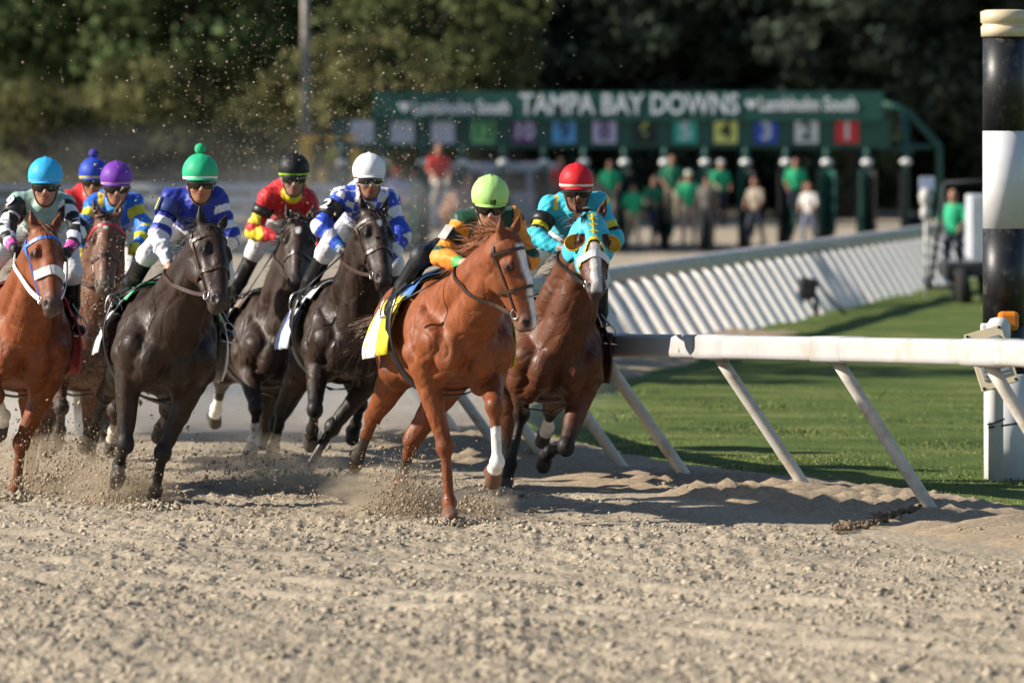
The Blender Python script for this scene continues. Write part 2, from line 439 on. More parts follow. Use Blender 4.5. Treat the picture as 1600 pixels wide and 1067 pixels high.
    for s_ in (-1, 1):
        HE((0.560, 0.036, 0.050 * s_), (0.030, 0.021, 0.020), 0.008, 5, True)      # nostrils
        HE((0.525, -0.036, 0.056 * s_), (0.05, 0.004, 0.02), 0.006, 5, True)       # mouth line
    ef = S.get('ear', 0.45)
    for s_ in (-1, 1):
        b0 = H(0.0, 0.0, 0.052 * s_); d = unit(-hx * 0.85 + n * ef + l * 0.28 * s_)
        f.cone(b0, b0 + d * 0.075 * q, 0.028 * q, 0.030 * q, 0.02, 4); f.cone(b0 + d * 0.07 * q, b0 + d * 0.165 * q, 0.029 * q, 0.005, 0.012, 4)
        f.cone(b0 + d * 0.05 * q + n * 0.026 * q, b0 + d * 0.13 * q + n * 0.018 * q, 0.014 * q, 0.008 * q, 0.006, 4, True)
    # legs
    for key, (j0, j1, j2, j3) in S['legs'].items():
        hind = key[0] == 'h'; j0, j1, j2, j3 = [np.asarray(v, float) for v in (j0, j1, j2, j3)]
        s_ = 1 if key[1] == 'l' else -1
        fwd = TM[0]
        def back(a, b):
            d = unit(b - a); v = -fwd + d * (fwd @ d)
            if np.linalg.norm(v) < 0.25:      # leg lies along the body: use the belly side
                v = v + np.array([0, 0, 1.0]) * (1 if (d @ fwd) > 0 else -1); v = v - d * (v @ d)
            return unit(v)
        tg = {'fl': 10, 'fr': 20, 'hl': 30, 'hr': 40}[key]
        if not hind:
            bk = back(j0, j1)
            f.cone(j0, j1, 0.090, 0.043, 0.03, tg)
            f.cone(j0 - bk * 0.035 + (j1 - j0) * 0.05, j0 + (j1 - j0) * 0.52 - bk * 0.022, 0.074, 0.034, 0.010, tg)
            f.cone(j0 + bk * 0.03, j0 + (j1 - j0) * 0.50 + bk * 0.018, 0.07, 0.030, 0.010, tg)
            f.ell(j1, (0.062, 0.058, 0.068), 0.02, tag=tg + 1)
            f.cone(j1 + bk * 0.03, j1 + bk * 0.03 + (j2 - j1) * 0.06, 0.026, 0.022, 0.015, tg + 1)
            r0, r1 = 0.039, 0.035
        else:
            bk = back(j0, j1)
            f.cone(P(-0.56, 0.135 * s_, 1.24), j0, 0.19, 0.115, 0.06, tg)
            f.cone(P(-0.78, 0.11 * s_, 1.16), j0 + (j1 - j0) * 0.35, 0.12, 0.075, 0.05, tg)
            f.cone(j0, j1, 0.112, 0.054, 0.04, tg)
            bk1 = back(j1, j2)
            f.cone(j0 + (j1 - j0) * 0.3 + bk1 * 0.05, j1 + bk1 * 0.045, 0.045, 0.02, 0.02, tg)
            f.ell(j1, (0.054, 0.05, 0.065), 0.02, tag=tg + 1); f.ell(j1 + bk1 * 0.045 - (j2 - j1) * 0.05, (0.025,) * 3, 0.025, tag=tg + 1)
            r0, r1 = 0.045, 0.037
        bk = back(j1, j2)
        f.cone(j1 - bk * 0.006, j2 - bk * 0.004, r0 * 0.86, r1 * 0.88, 0.02, tg + 2)
        f.cone(j1 + bk * 0.034, j2 + bk * 0.036, 0.020, 0.021, 0.005, tg + 2)
        f.ell(j2 + bk * 0.006, (0.046,) * 3, 0.02, tag=tg + 3); f.ell(j2 + bk * 0.03, (0.026,) * 3, 0.02, tag=tg + 3)
        d = unit(j3 - j2); cor = j2 + (j3 - j2) * 0.58
        f.cone(j2, cor, 0.038, 0.043, 0.02, tg + 4)
        bk = back(j2, j3)
        toe = j3 - bk * 0.028; heel = j3 + bk * 0.035
        f.cone(cor - bk * 0.005, toe, 0.047, 0.052, 0.01, tg + 5); f.cone(cor + bk * 0.018, heel, 0.042, 0.046, 0.02, tg + 5)
        # flat sole
        f.ell(j3 + d * 0.075, (0.045, 0.12, 0.12), 0.006, np.stack([d, bk, np.cross(d, bk)]), 0, True)
    V, F = f.surface(1)
    nr = np.cross(V[F[:, 2]] - V[F[:, 0]], V[F[:, 3]] - V[F[:, 1]]); N = np.zeros_like(V)
    for k in range(3): N[:, k] = sum(np.bincount(F[:, c_], weights=nr[:, k], minlength=len(V)) for c_ in range(4))
    N /= np.linalg.norm(N, axis=1)[:, None] + 1e-9
    tg, t = f.tags(V); amt = np.where(np.isin(tg, (1, 2)), 1.0, np.where(np.isin(tg, (10, 20, 30, 40)), 0.75, 0.15))
    sd = S.get('seed', 1)
    w1 = wob(V * np.array([1.0, 1.3, 0.8]), 7, sd); w2 = wob(V * np.array([1.2, 1.2, 0.7]), 13, sd + 30)
    dsp = 0.006 * w1 + 0.0045 * w2 - 0.005 * np.exp(-(w1 / 0.12) ** 2) - 0.004 * np.exp(-(w2 / 0.10) ** 2)
    V = (V + N * (dsp * amt)[:, None]).astype(np.float32)
    return V, F, f

def horse_colours(S, V, f, co):
    """co: body, points (dark legs, None for plain), muzzle, marks; colours that belong to the coat"""
    tg, t = f.tags(V); n = len(V)
    body = np.array(co['body']); col = np.tile(body, (n, 1))
    col *= (1 + 0.13 * wob(V, 5, 3))[:, None]
    pts = np.array(co['points']) if co.get('points') else body * 0.75
    mane = co.get('mane')
    for base in (10, 20, 30, 40):
        k = tg - base
        up = (k == 0)
        fade = np.clip((t - 0.45) / 0.5, 0, 1) ** 1.3
        col[up] = col[up] * (1 - fade[up])[:, None] + pts * fade[up][:, None]
        low = (k >= 1) & (k <= 4); col[low] = pts
        hoof = k == 5; col[hoof] = np.array(co.get('hoof', (0.06, 0.05, 0.042)))
    key = {'fl': 10, 'fr': 20, 'hl': 30, 'hr': 40}
    for leg, (hgt, c) in co.get('socks', {}).items():
        k = tg - key[leg]
        m = ((k == 2) & (t > 1 - hgt)) | (k == 3) | (k == 4); col[m] = c
        m = (k == 2) & (t <= 1 - hgt) & (t > 1 - hgt - .0); col[m] = c
    q = S['q']; a = ((V - S['poll']) @ S['hx']) / q; b = ((V - S['poll']) @ S['n']) / q / 1.08; c = ((V - S['poll']) @ S['l']) / q / 1.16
    hd = (tg == 3) | (tg == 5)
    mz = np.clip((a - 0.44) / 0.1, 0, 1) * hd
    mc = np.array(co.get('muzzle', body * 0.35)); col = col * (1 - mz)[:, None] + mc * mz[:, None]
    inner = hd & (np.abs(b - 0.035) < 0.016) & (np.abs(np.abs(c) - 0.046) < 0.014) & (np.abs(a - 0.56) < 0.024); col[inner] = (0.012, 0.006, 0.006)
    eye = hd & (np.abs(a - 0.195) < 0.03) & (b > 0.0) & (np.abs(c) > 0.066); col[eye] *= 0.35
    for (a0, a1, w0, w1, cw) in co.get('face', []):
        tt = np.clip((a - a0) / (a1 - a0), 0, 1); wd = w0 + (w1 - w0) * tt + 0.005 * wob(V, 40, 5)
        m = (hd & (b > 0.0)) * np.clip((a - a0) / 0.015, 0, 1) * np.clip((a1 - a) / 0.008, 0, 1) * np.clip((wd - np.abs(c)) / 0.010 + 0.5, 0, 1); col = col * (1 - m)[:, None] + np.array(cw) * m[:, None]
    ear = tg == 4; col[ear] *= 0.7
    return np.clip(col, 0.002, 1)

def hair_lock(mb, p0, d, length, wdt, droop, curl, rng, seg=6, n=9, spread=0.010):
    """a lock: one wandering guide and fine strands that follow it and part towards the tip"""
    p = np.array(p0, float); d = unit(d); g = [p]; bend = rng.normal(size=3) * curl
    for i in range(seg):
        p = p + d * length / seg; g.append(p); d = unit(d + np.array([0, 0, -droop]) + bend + rng.normal(size=3) * curl * 0.6)
    g = np.array(g); u = np.linspace(0, 1, seg + 1)[:, None]
    for k in range(n):
        o = rng.normal(size=3) * spread; o2 = rng.normal(size=3) * spread * 2.4; L = rng.uniform(0.6, 1.05)
        c = g[0] + (g - g[0]) * L + o * (0.5 + 0.5 * u) + o2 * u ** 2
        t = unit(g[-1] - g[0]); side = unit(np.cross(t, rng.normal(size=3))); ww = wdt * (1 - u ** 2) + 0.0004
        V = np.empty((2 * (seg + 1), 3)); V[0::2] = c - side * ww; V[1::2] = c + side * ww
        mb.add(V.tolist(), [(2 * i, 2 * i + 1, 2 * i + 3, 2 * i + 2) for i in range(seg)])

HAIR = {}
def hair_mat(c):
    k = tuple(round(x, 3) for x in c)
    if k not in HAIR: HAIR[k] = plain('horse_hair_%d' % len(HAIR), c, 0.5, var=0.45, scale=40)
    return HAIR[k]

LEATHER = plain('brown_leather', (0.045, 0.02, 0.012), 0.4, var=0.3, bump=0.1)
BLACK_LEATHER = plain('black_leather', (0.012, 0.011, 0.011), 0.32, var=0.3, bump=0.1)
STEEL = plain('worn_steel', (0.55, 0.53, 0.5), 0.28, 1.0)
EYE = plain('dark_eye', (0.012, 0.006, 0.004), 0.05, var=0.1)
WHITE_STRAP = plain('white_strap', (0.75, 0.74, 0.72), 0.45, var=0.05, dirt=(0.4, 0.33, 0.25), dirt_amt=0.2)

def build_horse(S, label, co, group, tack, h=0.0125):
    fr = S['fr']
    root = thing('horse', label, 'horse', fr.loc, fr.rotz, group, fr.k)
    V, F, f = horse_shape(S, h)
    col = horse_colours(S, V, f, co)
    body = mesh_obj('body', V, F, coat_mat(co['key'], co.get('splat', (0.26, 0.20, 0.14)), co.get('splat_amt', 0.22), co.get('rough', 0.4)), root, True, col)
    tree = BVHTree.FromPolygons([Vector(v) for v in V.tolist()], F.tolist())
    S['tree'] = tree; S['root'] = root
    H, P, n, hx, l, q = S['H'], S['P'], S['n'], S['hx'], S['l'], S['q']
    ctr = Vector(P(0.0, 0, 1.2))
    def snap(p, off=0.006, frm=None):
        """the nearest point of the coat, lifted off by off"""
        p = Vector(p); loc, nn, i, d = tree.find_nearest(p)
        out = (p - loc)
        if out.length > 1e-4 and out.dot(nn) < 0: pass
        return loc + nn * off, nn
    S['snap'] = snap
    # eyes
    for s_ in (-1, 1):
        MB().ball(H(0.195, 0.03, 0.088 * s_), 0.019 * q, 10, 8).build('eye', EYE, root, True)
    rng = np.random.default_rng(S.get('seed', 1))
    wind = np.array(S.get('wind', (-0.8, -0.35, 0.25)))
    # mane and forelock
    mb = MB(); W0 = P(0.34, 0, 1.545); W1 = H(-0.02, -0.03, 0)
    ml = S.get('mane_len', 0.17); side = S.get('mane_side', -1)
    for i in range(int(60 * S.get('mane_n', 1.0))):
        u = rng.uniform(0.05, 1); p = W0 * (1 - u) + W1 * u
        loc, nn, _, _ = tree.find_nearest(Vector(p + np.array([0, 0, 0.08])))
        p = np.array(loc) + rng.normal(size=3) * 0.012
        d = wind * rng.uniform(0.6, 1.2) + np.array([0, side * rng.uniform(0.0, 0.9), rng.uniform(0.0, 0.7)])
        hair_lock(mb, p, d, ml * rng.uniform(0.6, 1.25), 0.0022, S.get('mane_droop', 0.28), 0.10, rng, 6, 11)
    mb.build('mane', hair_mat(co['mane']), root, True)
    mb = MB()
    for i in range(int(7 * S.get('fore_n', 1.0))):
        p = H(rng.uniform(-0.02, 0.03), 0.06, rng.normal() * 0.018); d = hx * 0.6 + n * 0.5 + wind * 0.45 + l * rng.normal() * 0.4
        hair_lock(mb, p, d, 0.13 * rng.uniform(0.6, 1.2), 0.0022, 0.15, 0.10, rng, 5, 9, 0.006)
    if mb.V: mb.build('forelock', hair_mat(co['mane']), root, True)
    # tail
    mb = MB(); D = P(-0.93, 0, 1.34); td = np.array(S.get('tail', (-0.9, -0.25, 0.05)))
    for i in range(34):
        p = D + rng.normal(size=3) * np.array([0.02, 0.022, 0.022])
        hair_lock(mb, p, unit(td) + rng.normal(size=3) * 0.13, rng.uniform(0.45, 0.8), 0.0035, S.get('tail_droop', 0.3), 0.06, rng, 8, 14, 0.014)
    mb.build('tail', hair_mat(co.get('tail', co['mane'])), root, True)
    if 'hood' in tack: blinker_hood(S, V, F, f, root, snap)
    # bridle
    lm = tack.get('bridle', LEATHER)
    br = thing_part('bridle', root)
    def strap(name, pts, width, mat, off=0.005, sub=4, closed=False):
        pp = [Vector(p) for p in pts]; fine = []
        for i in range(len(pp) - 1):
            for k in range(sub): fine.append(pp[i].lerp(pp[i + 1], k / sub))
        fine.append(pp[-1]); out = []; nr = []
        for p in fine:
            a, b = snap(p, off); out.append(a); nr.append(b)
        for _ in range(2):
            out = [out[0]] + [(out[i - 1] + out[i] * 2 + out[i + 1]) / 4 for i in range(1, len(out) - 1)] + [out[-1]]
        m_ = MB().strip(out, nr, width * q).build(name, mat, br); return m_
    R = 0.2
    strap('brow_band', [H(0.10, -0.05, -R), H(0.09, 0.05, -R * .6), H(0.09, 0.12, 0), H(0.09, 0.05, R * .6), H(0.10, -0.05, R)], 0.022, tack.get('brow', lm))
    strap('nose_band', ([] if tack.get('nose_front') else [H(0.36, -0.16, -.02), H(0.355, -0.06, -R)]) + [H(0.355, 0.02, -R), H(0.35, 0.06, -R * .6), H(0.345, 0.14, 0), H(0.35, 0.06, R * .6), H(0.355, 0.02, R)] + ([] if tack.get('nose_front') else [H(0.355, -0.06, R), H(0.36, -0.16, .02)]), 0.022 if 'nose_w' not in tack else tack['nose_w'], tack.get('nose', lm), 0.011 if 'nose_w' in tack else 0.006)
    for s_ in (-1, 1):
        strap('cheek_strap', [H(0.02, -0.03, 0.13 * s_), H(0.12, -0.03, 0.14 * s_), H(0.25, -0.045, 0.14 * s_), H(0.40, -0.045, 0.12 * s_), H(0.465, -0.03, 0.1 * s_)], 0.018, tack.get('cheek', lm))
        bt = H(0.485, -0.028, 0.055 * s_); M3 = Matrix((hx, n, l)).transposed()
        mb = MB(); ring = [Vector(bt + (hx * math.cos(t_) + n * math.sin(t_)) * 0.03 * q) for t_ in np.linspace(0, 2 * math.pi, 13)]
        mb.tube(ring, 0.005, 6, False); mb.build('bit_ring', STEEL, br, True)
        S['bit%d' % s_] = bt
    return root
def thing_part(name, parent):
    o = bpy.data.objects.new(name, None); C.objects.link(o); o.parent = parent; o.empty_display_size = 0.05; return o

def blinker_hood(S, V, F, f, root, snap):
    """stretch hood with eye cups, lifted off the head it covers"""
    q, H, hx, n, l = S['q'], S['H'], S['hx'], S['n'], S['l']
    tg, _ = f.tags(V); a = ((V - S['poll']) @ hx) / q; b = ((V - S['poll']) @ n) / q / 1.08; c = ((V - S['poll']) @ l) / q / 1.16
    lim = 0.235 + 0.20 * np.clip((np.abs(c) - 0.012) / 0.075, 0, 1) ** 1.2
    er = np.sqrt((a - 0.20) ** 2 + (b - 0.025) ** 2); hole = (er < 0.05) & (np.abs(c) > 0.045)
    m = ((tg == 3) | ((tg == 2) & (a > -0.02) & (b > -0.16) & (a < 0.22))) & (a > -0.035) & (a < lim) & (b > -0.19) & ~hole
    fm = m[F].all(1); Fh = F[fm]; ids = np.unique(Fh); mp_ = np.full(len(V), -1); mp_[ids] = np.arange(len(ids))
    nr = np.cross(V[F[:, 2]] - V[F[:, 0]], V[F[:, 3]] - V[F[:, 1]]); N = np.zeros_like(V)
    for k in range(3): N[:, k] = sum(np.bincount(F[:, c_], weights=nr[:, k], minlength=len(V)) for c_ in range(4))
    N /= np.linalg.norm(N, axis=1)[:, None] + 1e-9
    touch = np.zeros(len(V), bool); touch[F[~fm].ravel()] = True
    ring = np.zeros(len(V), bool); ring[Fh[touch[Fh].any(1)].ravel()] = True
    col = np.tile(np.array((0.045, 0.46, 0.58)), (len(ids), 1)); low = (a[ids] > lim[ids] - 0.035) & (er[ids] > 0.055); col[low] = (0.72, 0.60, 0.04)
    o = mesh_obj('blinker_hood', (V + N * 0.007)[ids], mp_[Fh], vcol('hood_cloth', rough=0.6, var=0.06, bump=0.2, bscale=30), root, True, col)
    so_ = o.modifiers.new('thickness', 'SOLIDIFY'); so_.thickness = 0.004; so_.offset = 1
    yl = plain('yellow_patch', (0.74, 0.62, 0.05), 0.55)
    for k, aa in enumerate((0.0, 0.055, 0.11, 0.165)):
        p, nn = snap(H(aa, 0.14, 0), 0.012); p = np.array(p); nn = np.array(nn); u = unit(hx - nn * (hx @ nn)); v = np.cross(nn, u); Vd = [p + nn * 0.004]
        for i in range(8):
            r_ = (0.034 if i % 2 == 0 else 0.016) * q; th = math.pi / 4 * i; Vd.append(p + (u * math.cos(th) + v * math.sin(th)) * r_)
        Vd += [x - nn * 0.006 for x in Vd[1:]]
        mesh_obj('star_patch', Vd, [(0, 1 + i, 1 + (i + 1) % 8) for i in range(8)] + [(1 + i, 9 + i, 9 + (i + 1) % 8, 1 + (i + 1) % 8) for i in range(8)], yl, o, False)
    for s_ in (-1, 1):
        cpt = H(0.205, 0.012, 0.083 * s_); d = unit(n * 0.75 + l * 0.25 * s_ + hx * 0.1); e1 = unit(np.cross(d, hx)); e2 = np.cross(d, e1); Vc = []; nu, nv = 6, 20
        out = l * s_
        for i in range(nu + 1):
            ph = (math.pi / 2) * i / nu
            for j in range(nv):
                th = 2 * math.pi * j / nv; dr = e1 * math.cos(th) + e2 * math.sin(th)
                Vc.append(cpt + (dr * math.sin(ph) * 0.062 - d * math.cos(ph) * 0.05 + d * 0.03) * q + out * 0.022 * q)
        keep = [k for k in range(len(Vc))]
        Fc = [(i * nv + j, i * nv + (j + 1) % nv, (i + 1) * nv + (j + 1) % nv, (i + 1) * nv + j) for i in range(nu) for j in range(nv)
              if (np.mean([np.dot(Vc[i * nv + j] - cpt, out)]) > 0.006)]
        e_ = mesh_obj('eye_cup', Vc, Fc, plain('amber_cup', (0.72, 0.36, 0.02), 0.3), o, True); so_ = e_.modifiers.new('thickness', 'SOLIDIFY'); so_.thickness = 0.005
# ------------------------------------------------------------------ the eight runners: where the photograph shows each joint
def make_runner(d):
    want = np.array(at(d['breast'][0], d['breast'][1], d['Y']))
    kk = d.get('k', 1.09); fr = Frame((0, 0, 0), d['yaw'], kk)
    pi, ro = R_(d.get('pitch', 2)), R_(d.get('lean', 8))
    Ry = np.array([[math.cos(pi), 0, -math.sin(pi)], [0, 1, 0], [math.sin(pi), 0, math.cos(pi)]])
    Rx = np.array([[1, 0, 0], [0, math.cos(ro), math.sin(ro)], [0, -math.sin(ro), math.cos(ro)]])
    c0 = np.array([0, 0, 1.15]); RR = Ry @ Rx
    pb = RR @ (np.array([0.72, 0, 1.08]) - c0) + c0
    fr.loc[:2] = want[:2] - (fr.M @ pb)[:2] * kk
    T = np.eye(4); T[:3, :3] = RR; T[:3, 3] = c0 - RR @ c0 + np.array([0, 0, want[2] / kk - pb[2]])
    P = lambda x, y, z: (T @ np.array([x, y, z, 1.0]))[:3]
    S = dict(d); S['fr'] = fr; S['T'] = T; S['legs'] = {}
    S['poll'] = fr.reach(P(0.48, 0, 1.40), *d['poll'], d.get('neck', 0.80), 1)
    S['muzzle'] = fr.reach(S['poll'], *d['muz'][:2], 0.60, d['muz'][2])
    a = R_(d.get('face', 10)); S['nrm'] = fr.M.T @ np.array([math.sin(a), -math.cos(a), d.get('nod', 0.0)])
    def chain(j, spec, lens):
        out = [j]
        for s_, L in zip(spec, lens):
            if s_[0] == 'd':      # direction in the runner's frame
                out.append(out[-1] + unit(s_[1:]) * L)
            else:
                out.append(fr.reach(out[-1], s_[0], s_[1], L, s_[2]))
        return out
    for k, sgn in (('fl', 1), ('fr', -1)):
        S['legs'][k] = chain(P(0.46, 0.205 * sgn, 0.96), d[k], (0.43, 0.30, 0.20))
    for k, sgn in (('hl', 1), ('hr', -1)):
        S['legs'][k] = chain(P(-0.40, 0.17 * sgn, 0.98), d[k], (0.46, 0.37, 0.21))
    return S

CHESTNUT = (0.215, 0.060, 0.018); BAY = (0.10, 0.031, 0.011); DARK = (0.024, 0.012, 0.007); BROWN = (0.05, 0.026, 0.016)
MUD = (0.34, 0.27, 0.19)
RUN = [
 dict(key='lime', Y=37.55, breast=(733, 548), yaw=14, lean=6, pitch=4, poll=(792, 372), muz=(826, 516, 0.2), face=52, nod=0.25,
      fr=((699, 713, 1), (703, 795, -1), (703, 816, 1)), fl=((772, 634, 1), (777, 722, -1), (769, 746, -1)),
      hr=((583, 652, -1), (560, 712, -1), (556, 720, -1)), hl=((644, 689, -1), (628, 742, -1), (622, 764, 1)),
      mane_len=0.16, mane_n=1.3, mane_droop=0.18, wind=(-0.9, -0.85, 0.22), seed=3, tail_droop=0.12, tail=(-0.85, -0.55, -0.12)),
 dict(key='red', Y=40.9, breast=(872, 575), yaw=6, lean=7, pitch=3, poll=(922, 345), muz=(932, 462, 1), face=8, nod=0.35,
      fr=((815, 646, -1), (793, 748, -1), (787, 774, -1)), fl=((884, 698, 1), (858, 706, -1), (850, 722, -1)),
      hr=(('d', -0.5, 0, -1), ('d', -0.55, 0, -0.8), ('d', -0.8, 0, 0.1)), hl=((860, 640, -1), (856, 668, -1), (848, 684, -1)),
      seed=4, tail_droop=0.2),
 dict(key='white', Y=42.65, breast=(556, 548), yaw=10, lean=9, pitch=2, poll=(583, 338), muz=(600, 448, 1), face=22, nod=0.3,
      fr=((492, 640, 1), (488, 672, -1), (484, 690, -1)), fl=((503, 688, 1), (480, 733, -1), (477, 750, -1)),
      hr=((440, 640, -1), (428, 700, -1), (424, 716, 1)), hl=((562, 632, -1), (556, 664, -1), (550, 680, -1)),
      seed=5),
 dict(key='green', Y=39.25, breast=(262, 560), yaw=8, lean=13, pitch=3, poll=(328, 362), muz=(343, 484, 1), face=36, nod=0.25,
      fr=((196, 694, 1), (186, 727, -1), (183, 750, 0.5)), fl=((254, 708, 1), (243, 768, -1), (237, 790, -1)),
      hr=((164, 618, -1), (148, 664, -1), (134, 694, -1)), hl=((262, 640, -1), (256, 662, -1), (249, 676, -1)),
      seed=6),
 dict(key='blue', Y=40.5, breast=(36, 556), yaw=9, lean=9, pitch=3, poll=(69, 364), muz=(82, 490, 1), face=24, nod=0.25,
      fr=((-6, 618, 1), (6, 650, -1), (0, 672, -1)), fl=((33, 692, 1), (26, 760, -1), (23, 783, -0.5)),
      hr=(('d', -0.5, 0, -1), ('d', -0.75, 0, -0.6), ('d', -0.9, 0, 0.1)), hl=(('d', -0.4, 0, -1), ('d', -0.5, 0, -0.9), ('d', -0.5, 0, -0.6)),
      seed=7),
 dict(key='purple', Y=43.9, breast=(138, 560), yaw=10, lean=8, pitch=3, poll=(168, 345), muz=(163, 460, 1), face=-2, nod=0.35,
      fr=((96, 636, 1), (94, 672, -1), (88, 690, -1)), fl=((180, 640, 1), (178, 676, -1), (173, 700, -1)),
      hr=(('d', -0.4, 0, -1), ('d', -0.5, 0, -0.9), ('d', -0.5, 0, -0.5)), hl=(('d', -0.4, 0, -1), ('d', -0.3, 0, -0.9), ('d', 0.2, 0, -0.9)),
      seed=8),
 dict(key='black', Y=45.2, breast=(446, 556), yaw=16, lean=10, pitch=3, poll=(468, 350), muz=(462, 452, 1), face=0, nod=0.35,
      fr=((400, 636, 1), (396, 690, -1), (388, 716, -1)), fl=((432, 664, 1), (427, 708, -1), (425, 722, -1)),
      hr=((346, 600, -1), (338, 640, -1), (334, 656, -1)), hl=(('d', -0.4, 0, -1), ('d', -0.5, 0, -0.9), ('d', -0.5, 0, -0.5)),
      seed=9),
 dict(key='royal', Y=48.0, breast=(132, 552), yaw=12, lean=8, pitch=3, poll=(150, 352), muz=(148, 448, 1), face=0, nod=0.35,
      fr=(('d', 0.4, 0, -1), ('d', -0.5, 0, -0.9), ('d', -0.5, 0, -0.5)), fl=(('d', 0.1, 0, -1), ('d', 0.0, 0, -1), ('d', 0.2, 0, -0.9)),
      hr=(('d', -0.4, 0, -1), ('d', -0.5, 0, -0.9), ('d', -0.5, 0, -0.5)), hl=(('d', -0.4, 0, -1), ('d', -0.3, 0, -0.9), ('d', 0.2, 0, -0.9)),
      seed=10),
]
W_ = (0.72, 0.70, 0.66)
COAT = {
 'lime': dict(key='chestnut', body=CHESTNUT, points=None, mane=(0.33, 0.135, 0.06), hoof=(0.15, 0.075, 0.05), tail=(0.11, 0.06, 0.035), muzzle=(0.16, 0.085, 0.06), face=[(0.05, 0.40, 0.034, 0.028, W_), (0.40, 0.60, 0.028, 0.016, W_)],
              socks={'fl': (0.62, W_), 'hr': (0.55, (0.05, 0.04, 0.033)), 'hl': (0.55, (0.05, 0.04, 0.033))}),
 'red': dict(key='bay', body=BAY, points=(0.014, 0.010, 0.009), mane=(0.012, 0.01, 0.009), muzzle=(0.09, 0.06, 0.05), face=[(0.24, 0.60, 0.03, 0.03, (0.5, 0.46, 0.43))], socks={'hl': (0.6, W_)}),
 'white': dict(key='dark_brown', body=DARK, points=(0.012, 0.010, 0.009), mane=(0.010, 0.009, 0.008), muzzle=(0.035, 0.022, 0.017), face=[(0.10, 0.16, 0.014, 0.010, W_)], rough=0.34, splat=(0.10, 0.07, 0.05), splat_amt=0.08),
 'green': dict(key='dark_bay', body=(0.026, 0.0135, 0.008), points=(0.012, 0.010, 0.009), mane=(0.010, 0.009, 0.008), muzzle=(0.035, 0.024, 0.02), rough=0.36, splat=(0.10, 0.07, 0.05), splat_amt=0.05),
 'blue': dict(key='red_chestnut', body=(0.205, 0.056, 0.017), points=None, mane=(0.15, 0.05, 0.02), muzzle=(0.10, 0.06, 0.05), socks={'fr': (0.95, W_)}),
 'purple': dict(key='muddy_bay', body=(0.125, 0.048, 0.024), points=(0.03, 0.018, 0.014), mane=(0.02, 0.014, 0.011), muzzle=(0.09, 0.07, 0.055), splat=MUD, splat_amt=0.62, face=[(0.06, 0.13, 0.022, 0.012, W_)], socks={'fl': (0.5, (0.55, 0.5, 0.42))}),
 'black': dict(key='muddy_brown', body=(0.036, 0.020, 0.013), points=(0.02, 0.014, 0.012), mane=(0.015, 0.011, 0.01), muzzle=(0.03, 0.02, 0.017), face=[(0.10, 0.17, 0.016, 0.010, W_)], splat=(0.18, 0.135, 0.10), splat_amt=0.25, socks={'fr': (0.6, W_), 'hr': (0.5, W_)}),
 'royal': dict(key='plain_bay', body=(0.10, 0.04, 0.02), points=(0.03, 0.018, 0.014), mane=(0.02, 0.014, 0.011), splat=MUD, splat_amt=0.4),
}
HLAB = {
 'lime': 'chestnut horse with white blaze and one white fore stocking, leading beside the rail',
 'red': 'bay horse in a turquoise and yellow blinker hood, running next to the white rail',
 'white': 'dark brown horse under the jockey in blue and white checks',
 'green': 'dark bay horse with black legs under the jockey in royal blue',
 'blue': 'red chestnut horse with blue bridle and white noseband at the left edge',
 'purple': 'mud-splashed bay horse under the purple-capped jockey',
 'black': 'dusty dark brown horse under the jockey in red and yellow',
 'royal': 'bay horse almost hidden behind the purple-capped jockey',
}
BLUE_STRAP = plain('blue_strap', (0.03, 0.16, 0.62), 0.4, var=0.1)
RED_STRAP = plain('red_strap', (0.45, 0.03, 0.04), 0.45, var=0.1)
TACK = {'blue': dict(brow=BLUE_STRAP, cheek=BLUE_STRAP, nose=plain('sheepskin', (0.78, 0.77, 0.74), 0.9, var=0.08, bump=0.8, bscale=160), nose_w=0.06, nose_front=1), 'purple': dict(brow=RED_STRAP),
        'red': dict(nose=WHITE_STRAP, nose_w=0.045, hood=1), }
# ------------------------------------------------------------------ jockeys
def text_obj(name, s, size, mat, parent, M, bold=0.0, depth=0.002):
    cu = bpy.data.curves.new(name, 'FONT'); cu.body = s; cu.size = size; cu.align_x = 'CENTER'; cu.align_y = 'CENTER'; cu.extrude = depth; cu.offset = bold
    t = bpy.data.objects.new(name + '_src', cu); C.objects.link(t)
    me = bpy.data.meshes.new_from_object(t.evaluated_get(bpy.context.evaluated_depsgraph_get()))
    bpy.data.objects.remove(t)
    me.materials.clear(); me.materials.append(mat)
    o = bpy.data.objects.new(name, me); C.objects.link(o); o.parent = parent; o.matrix_local = M
    return o
SKIN = vcol('skin', rough=0.5, var=0.1, scale=30, bump=0.1, bscale=120)
SILK = vcol('racing_silk', rough=0.52, var=0.07, scale=20, bump=0.55, bscale=13, sheen=0.1, spec=0.35)
BREECH = plain('white_breeches', (0.74, 0.73, 0.72), 0.6, var=0.05, bump=0.3, bscale=18, dirt=(0.45, 0.38, 0.3), dirt_amt=0.15)
BOOT = plain('black_boot', (0.012, 0.012, 0.013), 0.3, var=0.3, bump=0.15, bscale=25, dirt=(0.2, 0.16, 0.12), dirt_amt=0.1)
LENS = plain('dark_lens', (0.015, 0.011, 0.009), 0.07, var=0.1)
GOG_B = plain('black_goggle_frame', (0.015, 0.015, 0.015), 0.4); GOG_W = plain('white_goggle_frame', (0.75, 0.75, 0.75), 0.4)
PLATE_B = plain('black_armband', (0.012, 0.012, 0.012), 0.45); WHITE_INK = plain('white_ink', (0.8, 0.8, 0.78), 0.6, var=0.03)
BLACK_INK = plain('black_ink', (0.01, 0.01, 0.01), 0.6, var=0.05); YELLOW_INK = plain('yellow_ink', (0.75, 0.6, 0.05), 0.6, var=0.05)
def flat_c(*c): return plain('cap_%.2f_%.2f_%.2f' % c, c, 0.55, spec=0.35, var=0.05, bump=0.12, bscale=14)

